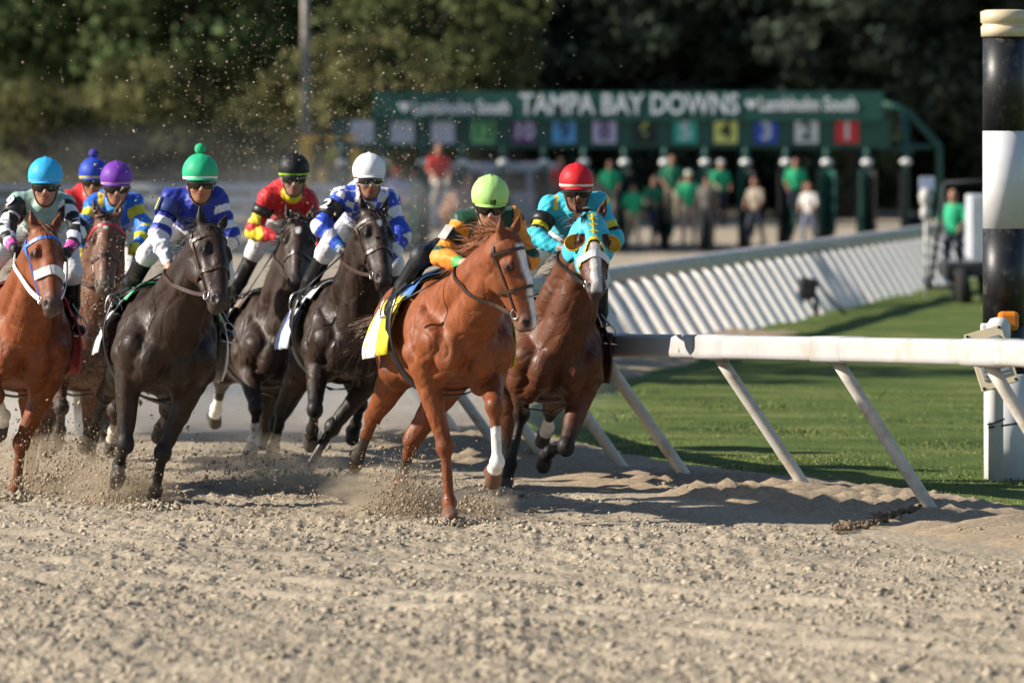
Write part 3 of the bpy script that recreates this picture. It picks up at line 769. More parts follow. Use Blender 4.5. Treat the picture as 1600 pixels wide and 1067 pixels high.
def cloth_patch(S, name, x0, x1, a0, a1, mat, parent, off=0.018, nx=14, na=26, ripple=0.004, rmax=0.6, flare=0.0):
    """cloth laid over the back between angles a0..a1 (degrees from straight up, + to the runner's left)"""
    P = S['P']; tree = S['tree']; V = []; A = np.linspace(a0, a1, na); X = np.linspace(x0, x1, nx)
    for i, x in enumerate(X):
        ax = P(x, 0, 1.20)
        for j, a in enumerate(A):
            d = (P(0, math.sin(R_(a)), math.cos(R_(a))) - P(0, 0, 0)); o = ax + d * 1.0
            loc, nn, _, _ = tree.ray_cast(Vector(o), Vector(-d), 1.2)
            r = min(rmax, (np.array(loc) - ax) @ d) if loc is not None else 0.3
            V.append((ax, d, r))
    rr = np.array([v[2] for v in V]).reshape(nx, na)
    for _ in range(2):
        rr[:, 1:-1] = np.maximum(rr[:, 1:-1], (rr[:, :-2] + rr[:, 2:]) / 2)
        rr[1:-1] = (rr[:-2] + 2 * rr[1:-1] + rr[2:]) / 4
    out = []
    for i in range(nx):
        for j in range(na):
            ax, d, _ = V[i * na + j]; e = abs(A[j]) / 110
            out.append(ax + d * (rr[i, j] + off + ripple * math.sin(i * 1.7 + j * 0.6) * e + (0.012 + flare) * e * e))
    F = [(i * na + j, i * na + j + 1, (i + 1) * na + j + 1, (i + 1) * na + j) for i in range(nx - 1) for j in range(na - 1)]
    o = mesh_obj(name, out, F, mat, parent, True)
    so_ = o.modifiers.new('thickness', 'SOLIDIFY'); so_.thickness = 0.006; so_.offset = 1
    return o

def build_jockey(S, J, label, group, res=0.0085):
    fr, P = S['fr'], S['P']
    root = thing('person', label, 'jockey', fr.loc, fr.rotz, group, fr.k)
    fw = unit(P(1, 0, 0) - P(0, 0, 0)); lf = unit(P(0, 1, 0) - P(0, 0, 0)); upv = np.array([0, 0, 1.0])
    hel = fr.on(*J['head'], P(*J.get('near', (0.62, 0, 2.02))))
    a = R_(J.get('yaw', 8)); fd = fr.M.T @ np.array([math.sin(a), -math.cos(a), -math.sin(R_(J.get('dip', 10) - 12))]); fd = unit(fd)
    uz = unit(upv - fd * (upv @ fd) + lf * J.get('tilt', 0.0)); uz = unit(uz - fd * (uz @ fd)); lt = unit(np.cross(uz, fd))
    Hc = hel - uz * 0.085
    Nb = Hc - fw * 0.15 - upv * 0.11
    sh = {}; el = {}; ha = {}
    for s_, k in ((1, 'l'), (-1, 'r')):
        d0 = Nb + lf * 0.175 * s_ - upv * 0.035 - fw * 0.01
        sh[k] = fr.on(J['sh' + k][0] - 8 * s_, J['sh' + k][1] + 5, d0) if 'sh' + k in J else d0
        if 'el' + k in J: el[k] = fr.reach(sh[k], *J['el' + k][:2], 0.27, J['el' + k][2])
        else: el[k] = sh[k] + unit(fw * 0.25 + lf * 0.35 * s_ - upv * 0.9) * 0.27
        if 'ha' + k in J: ha[k] = fr.reach(el[k], *J['ha' + k][:2], 0.235, J['ha' + k][2])
        else:
            tgt = P(0.62, 0.085 * s_, 1.60) + S['poll'] * 0.0; ha[k] = el[k] + unit(tgt - el[k]) * min(0.25, np.linalg.norm(tgt - el[k]))
    aw = R_(S['yaw'] * 0.35); fj = fr.M.T @ np.array([math.sin(aw), -math.cos(aw), 0]); Pv = Nb - fj * 0.475 - upv * 0.10
    hip = {}; kn = {}; an = {}; toe = {}
    for s_, k in ((1, 'l'), (-1, 'r')):
        hip[k] = Pv + lf * 0.095 * s_ - upv * 0.02
        kk = P(0.27, 0.29 * s_, 1.62); kn[k] = hip[k] + unit(kk - hip[k]) * 0.41
        aa = P(-0.06, 0.345 * s_, 1.30); an[k] = kn[k] + unit(aa - kn[k]) * 0.40
        toe[k] = an[k] + fw * 0.155 + lf * 0.05 * s_ - upv * 0.045
    allp = np.array([Hc + uz * .2, Hc - uz * .2, Pv - fw * .2, *sh.values(), *el.values(), *ha.values(), *kn.values(), *an.values(), *toe.values()])
    lo, hi = allp.min(0) - 0.14, allp.max(0) + 0.14
    # ---- body (skin) : one continuous surface under the clothes
    f = Field(lo, hi, res); HM = np.stack([fd, lt, uz])
    Q = lambda a_, b_, c_: Hc + fd * a_ + lt * b_ + uz * c_
    f.ell(Q(-0.01, 0, 0.02), (0.10, 0.078, 0.105), 0.02, HM, 1)
    f.ell(Q(0.03, 0, -0.05), (0.064, 0.06, 0.065), 0.03, HM, 1); f.ell(Q(0.055, 0, -0.093), (0.03, 0.034, 0.026), 0.025, HM, 1)
    f.cone(Q(0.085, 0, 0.012), Q(0.108, 0, -0.030), 0.011, 0.014, 0.012, 1); f.ell(Q(0.096, 0, -0.034), (0.014, 0.021, 0.011), 0.01, HM, 1)
    for s_ in (-1, 1):
        f.ell(Q(0.065, 0.040 * s_, -0.025), (0.026, 0.025, 0.024), 0.02, HM, 1); f.ell(Q(-0.005, 0.078 * s_, -0.012), (0.02, 0.011, 0.03), 0.01, HM, 1)
        f.cone(Q(0.082, 0.012 * s_, 0.026), Q(0.07, 0.05 * s_, 0.024), 0.013, 0.011, 0.012, 1)
        f.ell(Q(0.09, 0.032 * s_, 0.002), (0.016, 0.018, 0.012), 0.01, HM, 1, True)
    f.ell(Q(0.088, 0, -0.058), (0.014, 0.026, 0.007), 0.008, HM, 5); f.ell(Q(0.085, 0, -0.071), (0.014, 0.022, 0.008), 0.008, HM, 5)
    f.ell(Q(0.1, 0, -0.0645), (0.012, 0.024, 0.0025), 0.004, HM, 5, True)
    f.cone(Q(-0.02, 0, -0.07), Nb, 0.056, 0.062, 0.03, 2)
    f.cone(Nb - fw * 0.05, Pv, 0.11, 0.11, 0.04, 3)
    for s_, k in ((1, 'l'), (-1, 'r')):
        f.cone(Nb - upv * 0.02, sh[k], 0.07, 0.05, 0.04, 3); f.cone(sh[k], el[k], 0.046, 0.036, 0.02, 3); f.cone(el[k], ha[k], 0.036, 0.025, 0.02, 3)
        d = unit(ha[k] - el[k]); ix = unit(np.cross(d, lf * s_)); sd = unit(np.cross(ix, d))   # fist closed round the rein
        pc = ha[k] + d * 0.045; f.ell(pc, (0.046, 0.026, 0.042), 0.02, np.stack([d, sd, ix]), 4)
        f.cone(ha[k], pc, 0.026, 0.027, 0.02, 4)
        for q_ in range(4):
            kn_ = pc + d * (0.040 - 0.004 * abs(q_ - 1)) + ix * (0.031 - 0.0205 * q_) + sd * 0.012
            tip = kn_ - sd * 0.043 + d * 0.006; f.cone(kn_, tip, 0.0115, 0.0105, 0.004, 4); f.cone(tip, tip - d * 0.032, 0.0105, 0.009, 0.004, 4)
        tb = pc + ix * 0.036 - d * 0.015; f.cone(tb, tb + d * 0.035 + ix * 0.008 - sd * 0.02, 0.013, 0.012, 0.006, 4); f.cone(tb + d * 0.035 + ix * 0.008 - sd * 0.02, tb + d * 0.045 - sd * 0.04 - ix * 0.006, 0.012, 0.0095, 0.004, 4)
        f.cone(hip[k], kn[k], 0.07, 0.045, 0.03, 3); f.cone(kn[k], an[k], 0.042, 0.03, 0.02, 3); f.cone(an[k], toe[k], 0.03, 0.022, 0.02, 3)
        S['hand_' + k] = pc
    V, F = f.surface(0); tg, t = f.tags(V)
    col = np.tile(np.array(J.get('skin', (0.42, 0.20, 0.12))), (len(V), 1)); col[tg == 5] *= np.array((0.85, 0.55, 0.5))
    b_ = (V - Hc) @ uz; cheek = (tg == 1) & (b_ < -0.045); col[cheek] *= J.get('beard', 0.88)
    if 'glove' in J: col[tg == 4] = J['glove']
    mesh_obj('body', V, F, SKIN, root, True, col)
    # ---- jacket
    f = Field(lo, hi, res)
    md = (Nb * 0.5 + Pv * 0.5)
    f.cone(Nb - fw * 0.06 - upv * 0.03, md, 0.145, 0.155, 0.03, 1); f.cone(md, Pv + fw * 0.04, 0.155, 0.14, 0.04, 1)
    f.ell(md + upv * 0.05 - fw * 0.03, (0.24, 0.15, 0.12), 0.05, np.stack([fw, lf, upv]), 1)
    f.cone(sh['l'], sh['r'], 0.066, 0.066, 0.06, 2); f.cone(Nb + upv * 0.0, Nb - fw * 0.02, 0.085, 0.09, 0.03, 2)
    f.cone(Nb * 0.55 + Hc * 0.45 - fd * 0.01 - uz * 0.05, Nb, 0.064, 0.08, 0.02, 3)
    for s_, k in ((1, 'l'), (-1, 'r')):
        b0 = 10 if k == 'r' else 20
        f.cone(sh[k], el[k], 0.058, 0.056, 0.05, b0); m2 = el[k] + (ha[k] - el[k]) * 0.45
        f.ell(el[k] + (sh[k] - el[k]) * 0.12 - upv * 0.012, (0.066,) * 3, 0.03, tag=b0)
        f.cone(el[k], m2, 0.056, 0.048, 0.03, b0 + 1); f.cone(m2, ha[k] - (ha[k] - el[k]) * 0.02, 0.050, 0.034, 0.02, b0 + 2)
    # folds where the wind catches the cloth
    ax = [f.lo[k] + f.h * np.arange(f.n[k], dtype=np.float32) for k in range(3)]
    rg = np.random.default_rng(J['head'][0])
    for o in range(7):
        kv = rg.normal(size=3) * np.array([9, 17, 15]) * (1 + 0.42 * o); ph = rg.uniform(0, 6.3)
        wv = np.sin(ax[0][:, None, None] * kv[0] + ax[1][None, :, None] * kv[1] + ax[2][None, None, :] * kv[2] + ph)
        f.f += (0.0075 / (1 + 0.35 * o)) * np.abs(wv).astype(np.float32) - 0.0030
    V, F = f.surface(0); tg, t = f.tags(V)
    tx = (V - Pv) @ fw; ty = (V - Pv) @ lf; tz = (V - Pv) @ upv
    col = J['silk'](tg, t, tx, ty, tz, V)
    jk = mesh_obj('jacket', V, F, SILK, root, True, col)
    # ---- breeches
    f = Field(lo, hi, res)
    f.ell(Pv - fw * 0.02, (0.15, 0.165, 0.135), 0.04, np.stack([fw, lf, upv]), 1)
    for k in 'lr':
        f.cone(hip[k], kn[k], 0.105, 0.066, 0.05, 1); f.cone(kn[k], kn[k] + (an[k] - kn[k]) * 0.22, 0.064, 0.052, 0.03, 1)
    f.cone(Pv, md - upv * 0.05, 0.13, 0.125, 0.05, 1)
    f.cone(md - upv * 0.05, Nb - fw * 0.12 - upv * 0.10, 0.125, 0.08, 0.05, 1)
    V, F = f.surface(1); V = V + (0.003 * wob(V, 38, 8))[:, None]
    mesh_obj('breeches', V, F, J.get('breech', BREECH), root, True)
    # ---- boots, each its own part, with the iron and leather they stand in
    for s_, k in ((1, 'l'), (-1, 'r')):
        lo2 = np.minimum(np.minimum(kn[k], an[k]), toe[k]) - 0.12; hi2 = np.maximum(np.maximum(kn[k], an[k]), toe[k]) + 0.12
        f = Field(lo2, hi2, res); top = kn[k] + (an[k] - kn[k]) * 0.12
        f.cone(top, an[k] * 0.55 + top * 0.45, 0.060, 0.056, 0.02); f.cone(an[k] * 0.55 + top * 0.45, an[k], 0.056, 0.040, 0.02)
        f.ell(an[k] - fw * 0.03 - upv * 0.035, (0.042, 0.036, 0.04), 0.03); f.cone(an[k] - upv * 0.02, toe[k], 0.04, 0.031, 0.03); f.cone(toe[k], toe[k] + fw * 0.03, 0.033, 0.028, 0.02)
        V, F = f.surface(1); mesh_obj('boot', V, F, BOOT, root, True)
        mb = MB(); c = toe[k] - fw * 0.01 - upv * 0.03
        mb.box(c - upv * 0.008, (0.05, 0.115, 0.012), Matrix((fw, lf, upv)).transposed(), 0.004)
        arch = [Vector(c + lf * 0.056 * math.cos(t_) + upv * 0.115 * math.sin(t_)) for t_ in np.linspace(0, math.pi, 11)]
        mb.tube(arch, 0.006, 6); mb.build('stirrup_iron', STEEL, S['saddle'], True)
        tp = Vector(c + upv * 0.115); MB().strip([tp, Vector(P(0.20, 0.30 * s_, 1.48))], [Vector(lf * s_)] * 2, 0.022).build('stirrup_leather', BLACK_LEATHER, S['saddle'])
    # ---- helmet with its silk cap
    hm = thing_part('helmet', root)
    hc = Hc + uz * 0.078 - fd * 0.008
    def dome(r, lo_a, hi_a, seam=0.0, nu=14, nv=36):
        V = []
        for i in range(nu + 1):
            for j in range(nv):
                th = 2 * math.pi * j / nv; cf = math.cos(th)
                el_ = lo_a + (hi_a - lo_a) * i / nu - (0.10 * max(0, -cf)) * (1 - i / nu)      # lower at the nape
                rr = 1 + seam * math.exp(-((abs(math.sin(th)) / 0.07) ** 2)) + 0.008 * math.sin(th * 3 + i * 0.6) + 0.005 * math.sin(th * 7 - i * 1.1)
                V.append(hc + (fd * cf * math.cos(el_) * r[0] + lt * math.sin(th) * math.cos(el_) * r[1] + uz * math.sin(el_) * r[2]) * rr)
        F = [(i * nv + j, i * nv + (j + 1) % nv, (i + 1) * nv + (j + 1) % nv, (i + 1) * nv + j) for i in range(nu) for j in range(nv)]
        return V, F
    R0 = (0.130, 0.114, 0.116)
    V, F = dome(R0, -0.42, math.pi / 2 - 0.001, 0.016); mesh_obj('cap', V, F, J['cap'], hm, True)
    V, F = dome(tuple(r * 0.965 for r in R0), -0.46, 0.2); o = mesh_obj('shell', V, F, GOG_B, hm, True)
    if 'band' in J:
        V, F = dome(tuple(r * 1.012 for r in R0), *J.get('band_at', (-0.40, -0.22)), 0, 3); mesh_obj('cap_band', V, F, J['band'], hm, True)
    # peak
    V = []
    for i in range(13):
        th = -0.95 + 1.9 * i / 12
        for e, dz in ((0.98, 0), (1.16 - 0.10 * (th / 0.95) ** 2, -0.012)):
            V.append(hc + fd * math.cos(th) * R0[0] * e * math.cos(-0.36) + lt * math.sin(th) * R0[1] * e * math.cos(-0.36) + uz * (R0[2] * math.sin(-0.36) + dz))
    F = [(2 * i, 2 * i + 1, 2 * i + 3, 2 * i + 2) for i in range(12)]
    o = mesh_obj('peak', V, F, J.get('peak', J['cap']), hm, True); so_ = o.modifiers.new('thickness', 'SOLIDIFY'); so_.thickness = 0.006; so_.offset = 0
    if 'pom' in J:
        mb = MB(); mb.ball(hc + uz * (R0[2] + 0.028), 0.036, 14, 10); o = mb.build('pompom', J['pom'], hm, True)
    else:
        MB().ball(hc + uz * (R0[2] + 0.001), (0.012, 0.012, 0.006), 8, 6).build('button', J['cap'], hm, True)
    strapm = MB(); pts = []
    for i in range(13):
        th = math.pi * i / 12; pts.append(Vector(Q(0.025, 0.073 * math.cos(th), -0.02 - 0.107 * math.sin(th))))
    strapm.strip(pts, [(p - Vector(Hc)) for p in pts], 0.014).build('chin_strap', J.get('strap', GOG_B), hm)
    # ---- goggles
    gg = thing_part('goggles', root)
    if J.get('goggles', True):
        def lens_shell(grow, rad, nu=6, nv=18):
            V = []
            for j in range(nv + 1):
                th = -1.12 + 2.24 * j / nv
                notch = 0.022 * math.exp(-(th / 0.17) ** 2)
                for i in range(nu + 1):
                    v = -1 + 2 * i / nu; hgt = (0.030 + grow) * (1 - 0.35 * abs(th / 1.12) ** 3)
                    zz = 0.006 + v * hgt + (notch if v < 0 else 0) * (-v)
                    V.append(Q(-0.005 + (rad) * math.cos(th) * (1 + 0.04 * (1 - v * v)), (rad - 0.02) * math.sin(th), zz))
            F = [(j * (nu + 1) + i, (j + 1) * (nu + 1) + i, (j + 1) * (nu + 1) + i + 1, j * (nu + 1) + i + 1) for j in range(nv) for i in range(nu)]
            return V, F
        V, F = lens_shell(0.008, 0.112); o = mesh_obj('goggle_frame', V, F, J.get('gog', GOG_B), gg, True)
        so_ = o.modifiers.new('thickness', 'SOLIDIFY'); so_.thickness = 0.02; so_.offset = -1
        V, F = lens_shell(-0.002, 0.117); mesh_obj('goggle_lens', V, F, LENS, gg, True)
        pts = []
        for i in range(25):
            th = 1.0 + (2 * math.pi - 2.0) * i / 24
            pts.append(Vector(Q(-0.008 + 0.118 * math.cos(th), 0.098 * math.sin(th), 0.008 + 0.02 * (1 - math.cos(th - math.pi)) * 0)))
        MB().strip(pts, [p - Vector(Hc) for p in pts], 0.02).build('goggle_strap', J.get('gog', GOG_B), gg)
    # ---- arm number
    if 'arm' in J:
        k = J['arm'].get('side', 'r'); a0 = sh[k] + (el[k] - sh[k]) * J['arm'].get('lo', 0.28); a1 = sh[k] + (el[k] - sh[k]) * J['arm'].get('hi', 0.72)
        ab = thing_part('armband', root); d = unit(a1 - a0)
        mb = MB(); mb.tube([a0, a0 * 0.5 + a1 * 0.5, a1], [0.079, 0.077, 0.073], 18, False); o = mb.build('band', J['arm'].get('mat', PLATE_B), ab, True)
        so_ = o.modifiers.new('thickness', 'SOLIDIFY'); so_.thickness = 0.004
        if 'num' in J['arm']:
            out = fr.M.T @ np.array(J['arm'].get('face', (-0.55, -0.8, 0.1))); out = unit(out - d * (out @ d)); sx = unit(np.cross(-d, out))
            c = (a0 + a1) / 2 + out * 0.083
            M = Matrix(((sx[0], -d[0], out[0], c[0]), (sx[1], -d[1], out[1], c[1]), (sx[2], -d[2], out[2], c[2]), (0, 0, 0, 1)))
            if 'plate' in J['arm']:
                pm = MB().box((0, 0, -0.004), (0.065, 0.10, 0.006), None, 0.002); po = pm.build('number_plate', J['arm']['plate'], ab); po.matrix_local = M
            text_obj('number', J['arm']['num'], 0.115, J['arm'].get('ink', WHITE_INK), ab, M, 0.004)
    if 'cuff' in J:
        for k in J.get('cuff_sides', 'lr'):
            a0 = el[k] + (ha[k] - el[k]) * 0.80; a1 = el[k] + (ha[k] - el[k]) * 1.0
            MB().tube([a0, a1], [0.046, 0.040], 14, False).build('cuff', J['cuff'], root, True)
    if 'capnum' in J:
        c = hc + fd * 0.130 * math.cos(-0.22) * 1.01 + uz * 0.122 * math.sin(-0.2) + lt * 0.012; zz = unit(fd); yy = unit(uz + fd * 0.15); yy = unit(yy - zz * (yy @ zz)); xx = np.cross(yy, zz)
        M = Matrix(((xx[0], yy[0], zz[0], c[0]), (xx[1], yy[1], zz[1], c[1]), (xx[2], yy[2], zz[2], c[2]), (0, 0, 0, 1)))
        text_obj('cap_number', J['capnum'], 0.04, BLACK_INK, hm, M, 0.0015, 0.004)
    # ---- whip
    if 'whip' in J:
        k = J['whip'][0]; a0 = S['hand_' + k]; e = fr.reach(a0, *J['whip'][1:3], 0.55, J['whip'][3]); d = unit(e - a0)
        wh = thing('riding_whip', J['whip'][4], 'whip', fr.loc, fr.rotz, 'riding whips in hand', fr.k)
        MB().tube([a0 - d * 0.10, a0 + d * 0.03], [0.009, 0.008], 8).build('grip', BLACK_LEATHER, wh, True)
        MB().tube([a0 + d * 0.03, e - d * 0.09], [0.006, 0.004], 8).build('shaft', GOG_B, wh, True)
        MB().box(e - d * 0.05, (0.10, 0.022, 0.005), Matrix((d, unit(np.cross(upv, d)), unit(np.cross(d, np.cross(upv, d))))).transposed(), 0.001).build('flap', BLACK_LEATHER, wh)
    # ---- reins (part of the bridle)
    br = [o for o in S['root'].children if o.name.startswith('bridle')][0]
    for s_, k in ((1, 'l'), (-1, 'r')):
        b = Vector(S['bit%d' % s_]); hnd = Vector(S['hand_' + k]); pts = []; nr = []
        for i in range(15):
            u = i / 14; p = b.lerp(hnd, u) - Vector((0, 0, 0.05)) * math.sin(math.pi * u) + Vector(lf * s_) * 0.02 * math.sin(math.pi * u)
            pts.append(p)
        def outside(p):
            side = Vector(lf * s_); o_ = p + side * 0.45
            loc, nn, _, dist = S['tree'].ray_cast(o_, -side, 0.46)
            return (loc + side * 0.012, nn) if loc is not None else (p, side)
        for _ in range(3):
            pts = [pts[0]] + [outside(p)[0] for p in pts[1:-1]] + [pts[-1]]
            pts = [pts[0]] + [(pts[i - 1] + pts[i] * 2 + pts[i + 1]) / 4 for i in range(1, 14)] + [pts[-1]]
        pts = [pts[0]] + [outside(p)[0] for p in pts[1:-1]] + [pts[-1]]; nr = [outside(p)[1] for p in pts]
        MB().strip(pts, nr, J.get('rein_w', 0.024)).build('rein', J.get('rein', LEATHER), br)
    return root

def saddle_up(S, cl, cl2=None, trim=None, label='racing saddle'):
    """saddle cloth, pad, saddle and girth: parts of the horse's tack"""
    root = S['root']; P = S['P']
    sd = thing_part('saddle', root); S['saddle'] = sd
    c = cloth_patch(S, 'saddle_cloth', -0.42, 0.26, -112, 112, cl, root, 0.012, flare=0.08, ripple=0.010)
    if cl2 is not None: cloth_patch(S, 'cloth_panel', -0.41, -0.06, -113, -66, cl2, c, 0.022, 14, 12, flare=0.08, ripple=0.010); cloth_patch(S, 'cloth_panel', -0.41, -0.06, 66, 113, cl2, c, 0.022, 14, 12, flare=0.08, ripple=0.010)
    cloth_patch(S, 'pad', -0.22, 0.32, -58, 58, trim or cl, root, 0.034)
    cloth_patch(S, 'flap', -0.16, 0.27, -46, 46, BLACK_LEATHER, sd, 0.052)
    mb = MB(); pts = []
    cloth_patch(S, 'girth', 0.20, 0.30, 60, 300, BLACK_LEATHER, sd, 0.008, 3, 34, 0, 0.37)
# ------------------------------------------------------------------ who wears what
def mixc(col, m, c): col[m] = c
def base(n, c): return np.tile(np.array(c, float), (n, 1))
OR = (0.72, 0.25, 0.02); DG = (0.006, 0.055, 0.03); TQ = (0.04, 0.50, 0.62); YE = (0.78, 0.62, 0.03); RB = (0.012, 0.03, 0.30); WH = (0.74, 0.74, 0.76)
BK = (0.008, 0.008, 0.009); RD = (0.55, 0.015, 0.02); MINT = (0.27, 0.42, 0.37); SKY = (0.02, 0.20, 0.62); PK = (0.75, 0.08, 0.38)
def s_lime(tg, t, x, y, z, V):
    c = base(len(tg), DG); a = (tg >= 10)
    m = (tg == 10) | (tg == 20); c[m & (t > 0.12)] = OR; c[(tg == 11) | (tg == 12) | (tg == 21) | (tg == 22)] = OR
    yk = (np.abs(y) > 0.055) & (np.abs(y) < 0.15) & (tg <= 2) & (x > 0.28); c[yk & (np.abs(np.abs(y) - 0.105) < 0.032)] = OR
    c[yk & (np.abs(np.abs(y) - 0.075) < 0.006)] = BK; c[yk & (np.abs(np.abs(y) - 0.14) < 0.006)] = BK
    cu = ((tg == 12) | (tg == 22)) & (t > 0.62); c[cu] = (0.08, 0.45, 0.10); return c
def s_red(tg, t, x, y, z, V):
    c = base(len(tg), TQ); m = ((tg == 10) | (tg == 20)) & (t > 0.55) & (t < 0.95); c[m] = YE; c[((tg == 10) | (tg == 20)) & (t > 0.72) & (t < 0.84)] = BK
    c[(tg <= 2) & (z < -0.10) & (z > -0.135)] = YE; c[(tg <= 2) & (np.abs(np.abs(y) - 0.17) < 0.012)] = YE; return c
def s_white(tg, t, x, y, z, V):
    c = base(len(tg), (0.02, 0.07, 0.50)); k = (np.floor(x / 0.075) + np.floor(y / 0.075) + np.floor(z / 0.075)) % 2 == 0
    c[(tg <= 3) & k] = WH
    for b in (10, 20):
        tt = np.where(tg == b, t, np.where(tg == b + 1, 1 + t * 0.45, 1.45 + t * 0.55)); m = (tg >= b) & (tg <= b + 2)
        c[m & (np.floor(tt * 3.6) % 2 == 1)] = WH
    return c
def s_green(tg, t, x, y, z, V):
    c = base(len(tg), RB); m = (tg == 11) | (tg == 12) | (tg == 21) | (tg == 22); c[m] = WH
    for b in (10, 20): c[(tg == b) & (((t > 0.22) & (t < 0.38)) | ((t > 0.62) & (t < 0.86)))] = WH
    c[(tg <= 2) & (z < -0.09)] = WH; return c
def s_blue(tg, t, x, y, z, V):
    c = base(len(tg), MINT)
    for b in (10, 20):
        tt = np.where(tg == b, t, np.where(tg == b + 1, 1 + t * 0.45, 1.45 + t * 0.55)); m = (tg >= b) & (tg <= b + 2)
        k = (np.floor(tt * 3.6) + np.floor((V[:, 1] * 11))) % 2 == 0; c[m & k] = WH; c[m & ~k] = BK
        c[(tg == b + 2) & (t > 0.6)] = PK
    return c
def s_purple(tg, t, x, y, z, V):
    c = base(len(tg), (0.02, 0.12, 0.55))
    for b in (10, 20):
        tt = np.where(tg == b, t, np.where(tg == b + 1, 1 + t * 0.45, 1.45 + t * 0.55)); m = (tg >= b) & (tg <= b + 2)
        c[m] = (0.02, 0.17, 0.62); c[m & (np.floor(tt * 3.4) % 2 == 1)] = (0.62, 0.58, 0.03)
    c[(tg == 3)] = (0.05, 0.3, 0.65); c[(tg == 2) & (np.abs(y) > 0.15) & (np.abs(y) < 0.19)] = YE; return c
def s_black(tg, t, x, y, z, V):
    c = base(len(tg), RD)
    for b in (10, 20):
        m = (tg >= b) & (tg <= b + 2); out = (V[:, 1] < np.median(V[m][:, 1]) - 0.012) if b == 10 else (V[:, 1] > np.median(V[m][:, 1]) + 0.012)
        c[m & out & ((tg > b) | (t > 0.45))] = YE
    c[(tg <= 1) & (z < -0.09)] = BK; c[tg == 3] = YE; return c
def s_royal(tg, t, x, y, z, V): return base(len(tg), RD)
LIME = flat_c(0.42, 0.72, 0.22); CREAM = flat_c(0.72, 0.66, 0.48)
JOCK = {
 'lime': dict(head=(766, 302), yaw=2, dip=24, shr=(716, 342), elr=(688, 402, 1), har=(722, 412, 1), shl=(808, 338), silk=s_lime, cap=LIME, band=flat_c(0.45, 0.72, 0.10), band_at=(-0.42, -0.25), skin=(0.55, 0.30, 0.21), capnum='10', breech=plain('navy_breeches', (0.012, 0.014, 0.022), 0.6, bump=0.3, bscale=18),
              arm=dict(num=' ', plate=plain('pale_plate', (0.40, 0.40, 0.38), 0.4, var=0.3), face=(-0.62, -0.75, 0.2), lo=0.38, hi=0.62), whip=('r', 608, 482, 0, 'black whip held by the lime-capped jockey')),
 'red': dict(head=(901, 281), yaw=6, dip=14, shr=(852, 318), elr=(834, 372, 1), har=(876, 388, 1), shl=(944, 312), silk=s_red, cap=flat_c(0.60, 0.012, 0.02), band=flat_c(0.78, 0.72, 0.62), band_at=(-0.30, -0.16), skin=(0.24, 0.10, 0.055),
             arm=dict(lo=0.35, hi=0.6), rein=BLACK_LEATHER, whip=('r', 838, 420, 0, 'black whip held by the red-capped jockey')),
 'white': dict(head=(577, 264), yaw=10, dip=12, shr=(524, 304), elr=(500, 354, 1), har=(533, 388, 1), shl=(614, 306), silk=s_white, cap=flat_c(0.78, 0.78, 0.79), peak=GOG_W, skin=(0.34, 0.16, 0.10), gog=GOG_W, glove=BK,
               arm=dict(num='2', face=(-0.55, -0.82, 0.2)), cuff=flat_c(0.03, 0.22, 0.62), whip=('r', 448, 478, 0, 'black whip held by the white-capped jockey')),
 'green': dict(head=(313, 267), yaw=8, dip=12, shr=(262, 306), elr=(248, 366, 1), har=(262, 412, 1), shl=(346, 306), silk=s_green, cap=flat_c(0.02, 0.42, 0.20), band=flat_c(0.80, 0.82, 0.80), band_at=(-0.40, -0.24), pom=plain('green_wool', (0.02, 0.42, 0.18), 0.9, bump=0.8, bscale=120), skin=(0.40, 0.19, 0.11),
               arm=dict(num='1', ink=YELLOW_INK, plate=plain('navy_plate', (0.02, 0.04, 0.15), 0.4), lo=0.15, hi=0.5, face=(-0.85, -0.5, 0.1), mat=flat_c(0.03, 0.05, 0.2)), whip=('r', 165, 477, 0, 'black whip held by the green-capped jockey')),
 'blue': dict(head=(71, 272), yaw=4, dip=12, shr=(22, 312), elr=(8, 362, 1), har=(20, 386, 1), shl=(108, 316), ell=(124, 358, 1), hal=(108, 390, 1), silk=s_blue, cap=flat_c(0.03, 0.40, 0.72), band=flat_c(0.12, 0.45, 0.74), skin=(0.42, 0.21, 0.14), glove=BK, rein=WHITE_STRAP, rein_w=0.034,
              arm=dict(num='9', ink=WHITE_INK, lo=0.05, hi=0.5, face=(-0.5, -0.85, 0.2)), whip=('l', 150, 366, 0, 'black whip held by the sky-blue-capped jockey')),
 'purple': dict(head=(182, 276), yaw=6, dip=14, shr=(140, 316), elr=(128, 362, 1), shl=(216, 312), ell=(228, 360, 1), hal=(214, 384, 1), silk=s_purple, cap=flat_c(0.16, 0.035, 0.36), band=flat_c(0.55, 0.40, 0.50), band_at=(-0.40, -0.27), skin=(0.40, 0.2, 0.13), glove=(0.6, 0.56, 0.05)),
 'black': dict(head=(459, 262), yaw=4, dip=16, shr=(412, 302), elr=(396, 362, 1), har=(434, 372, 1), shl=(488, 308), silk=s_black, cap=flat_c(0.008, 0.008, 0.009), band=flat_c(0.42, 0.70, 0.06), band_at=(-0.40, -0.25), skin=(0.42, 0.23, 0.16), gog=plain('smoke_goggles', (0.25, 0.2, 0.17), 0.2), glove=BK, beard=0.8,
               arm=dict(lo=0.3, hi=0.55), whip=('r', 372, 480, 0, 'pale muddy whip held by the black-capped jockey')),
 'royal': dict(head=(146, 268), yaw=0, dip=14, silk=s_royal, cap=flat_c(0.02, 0.06, 0.42), band=flat_c(0.7, 0.6, 0.1), pom=plain('blue_wool', (0.06, 0.05, 0.35), 0.9, bump=0.8, bscale=120)),
}
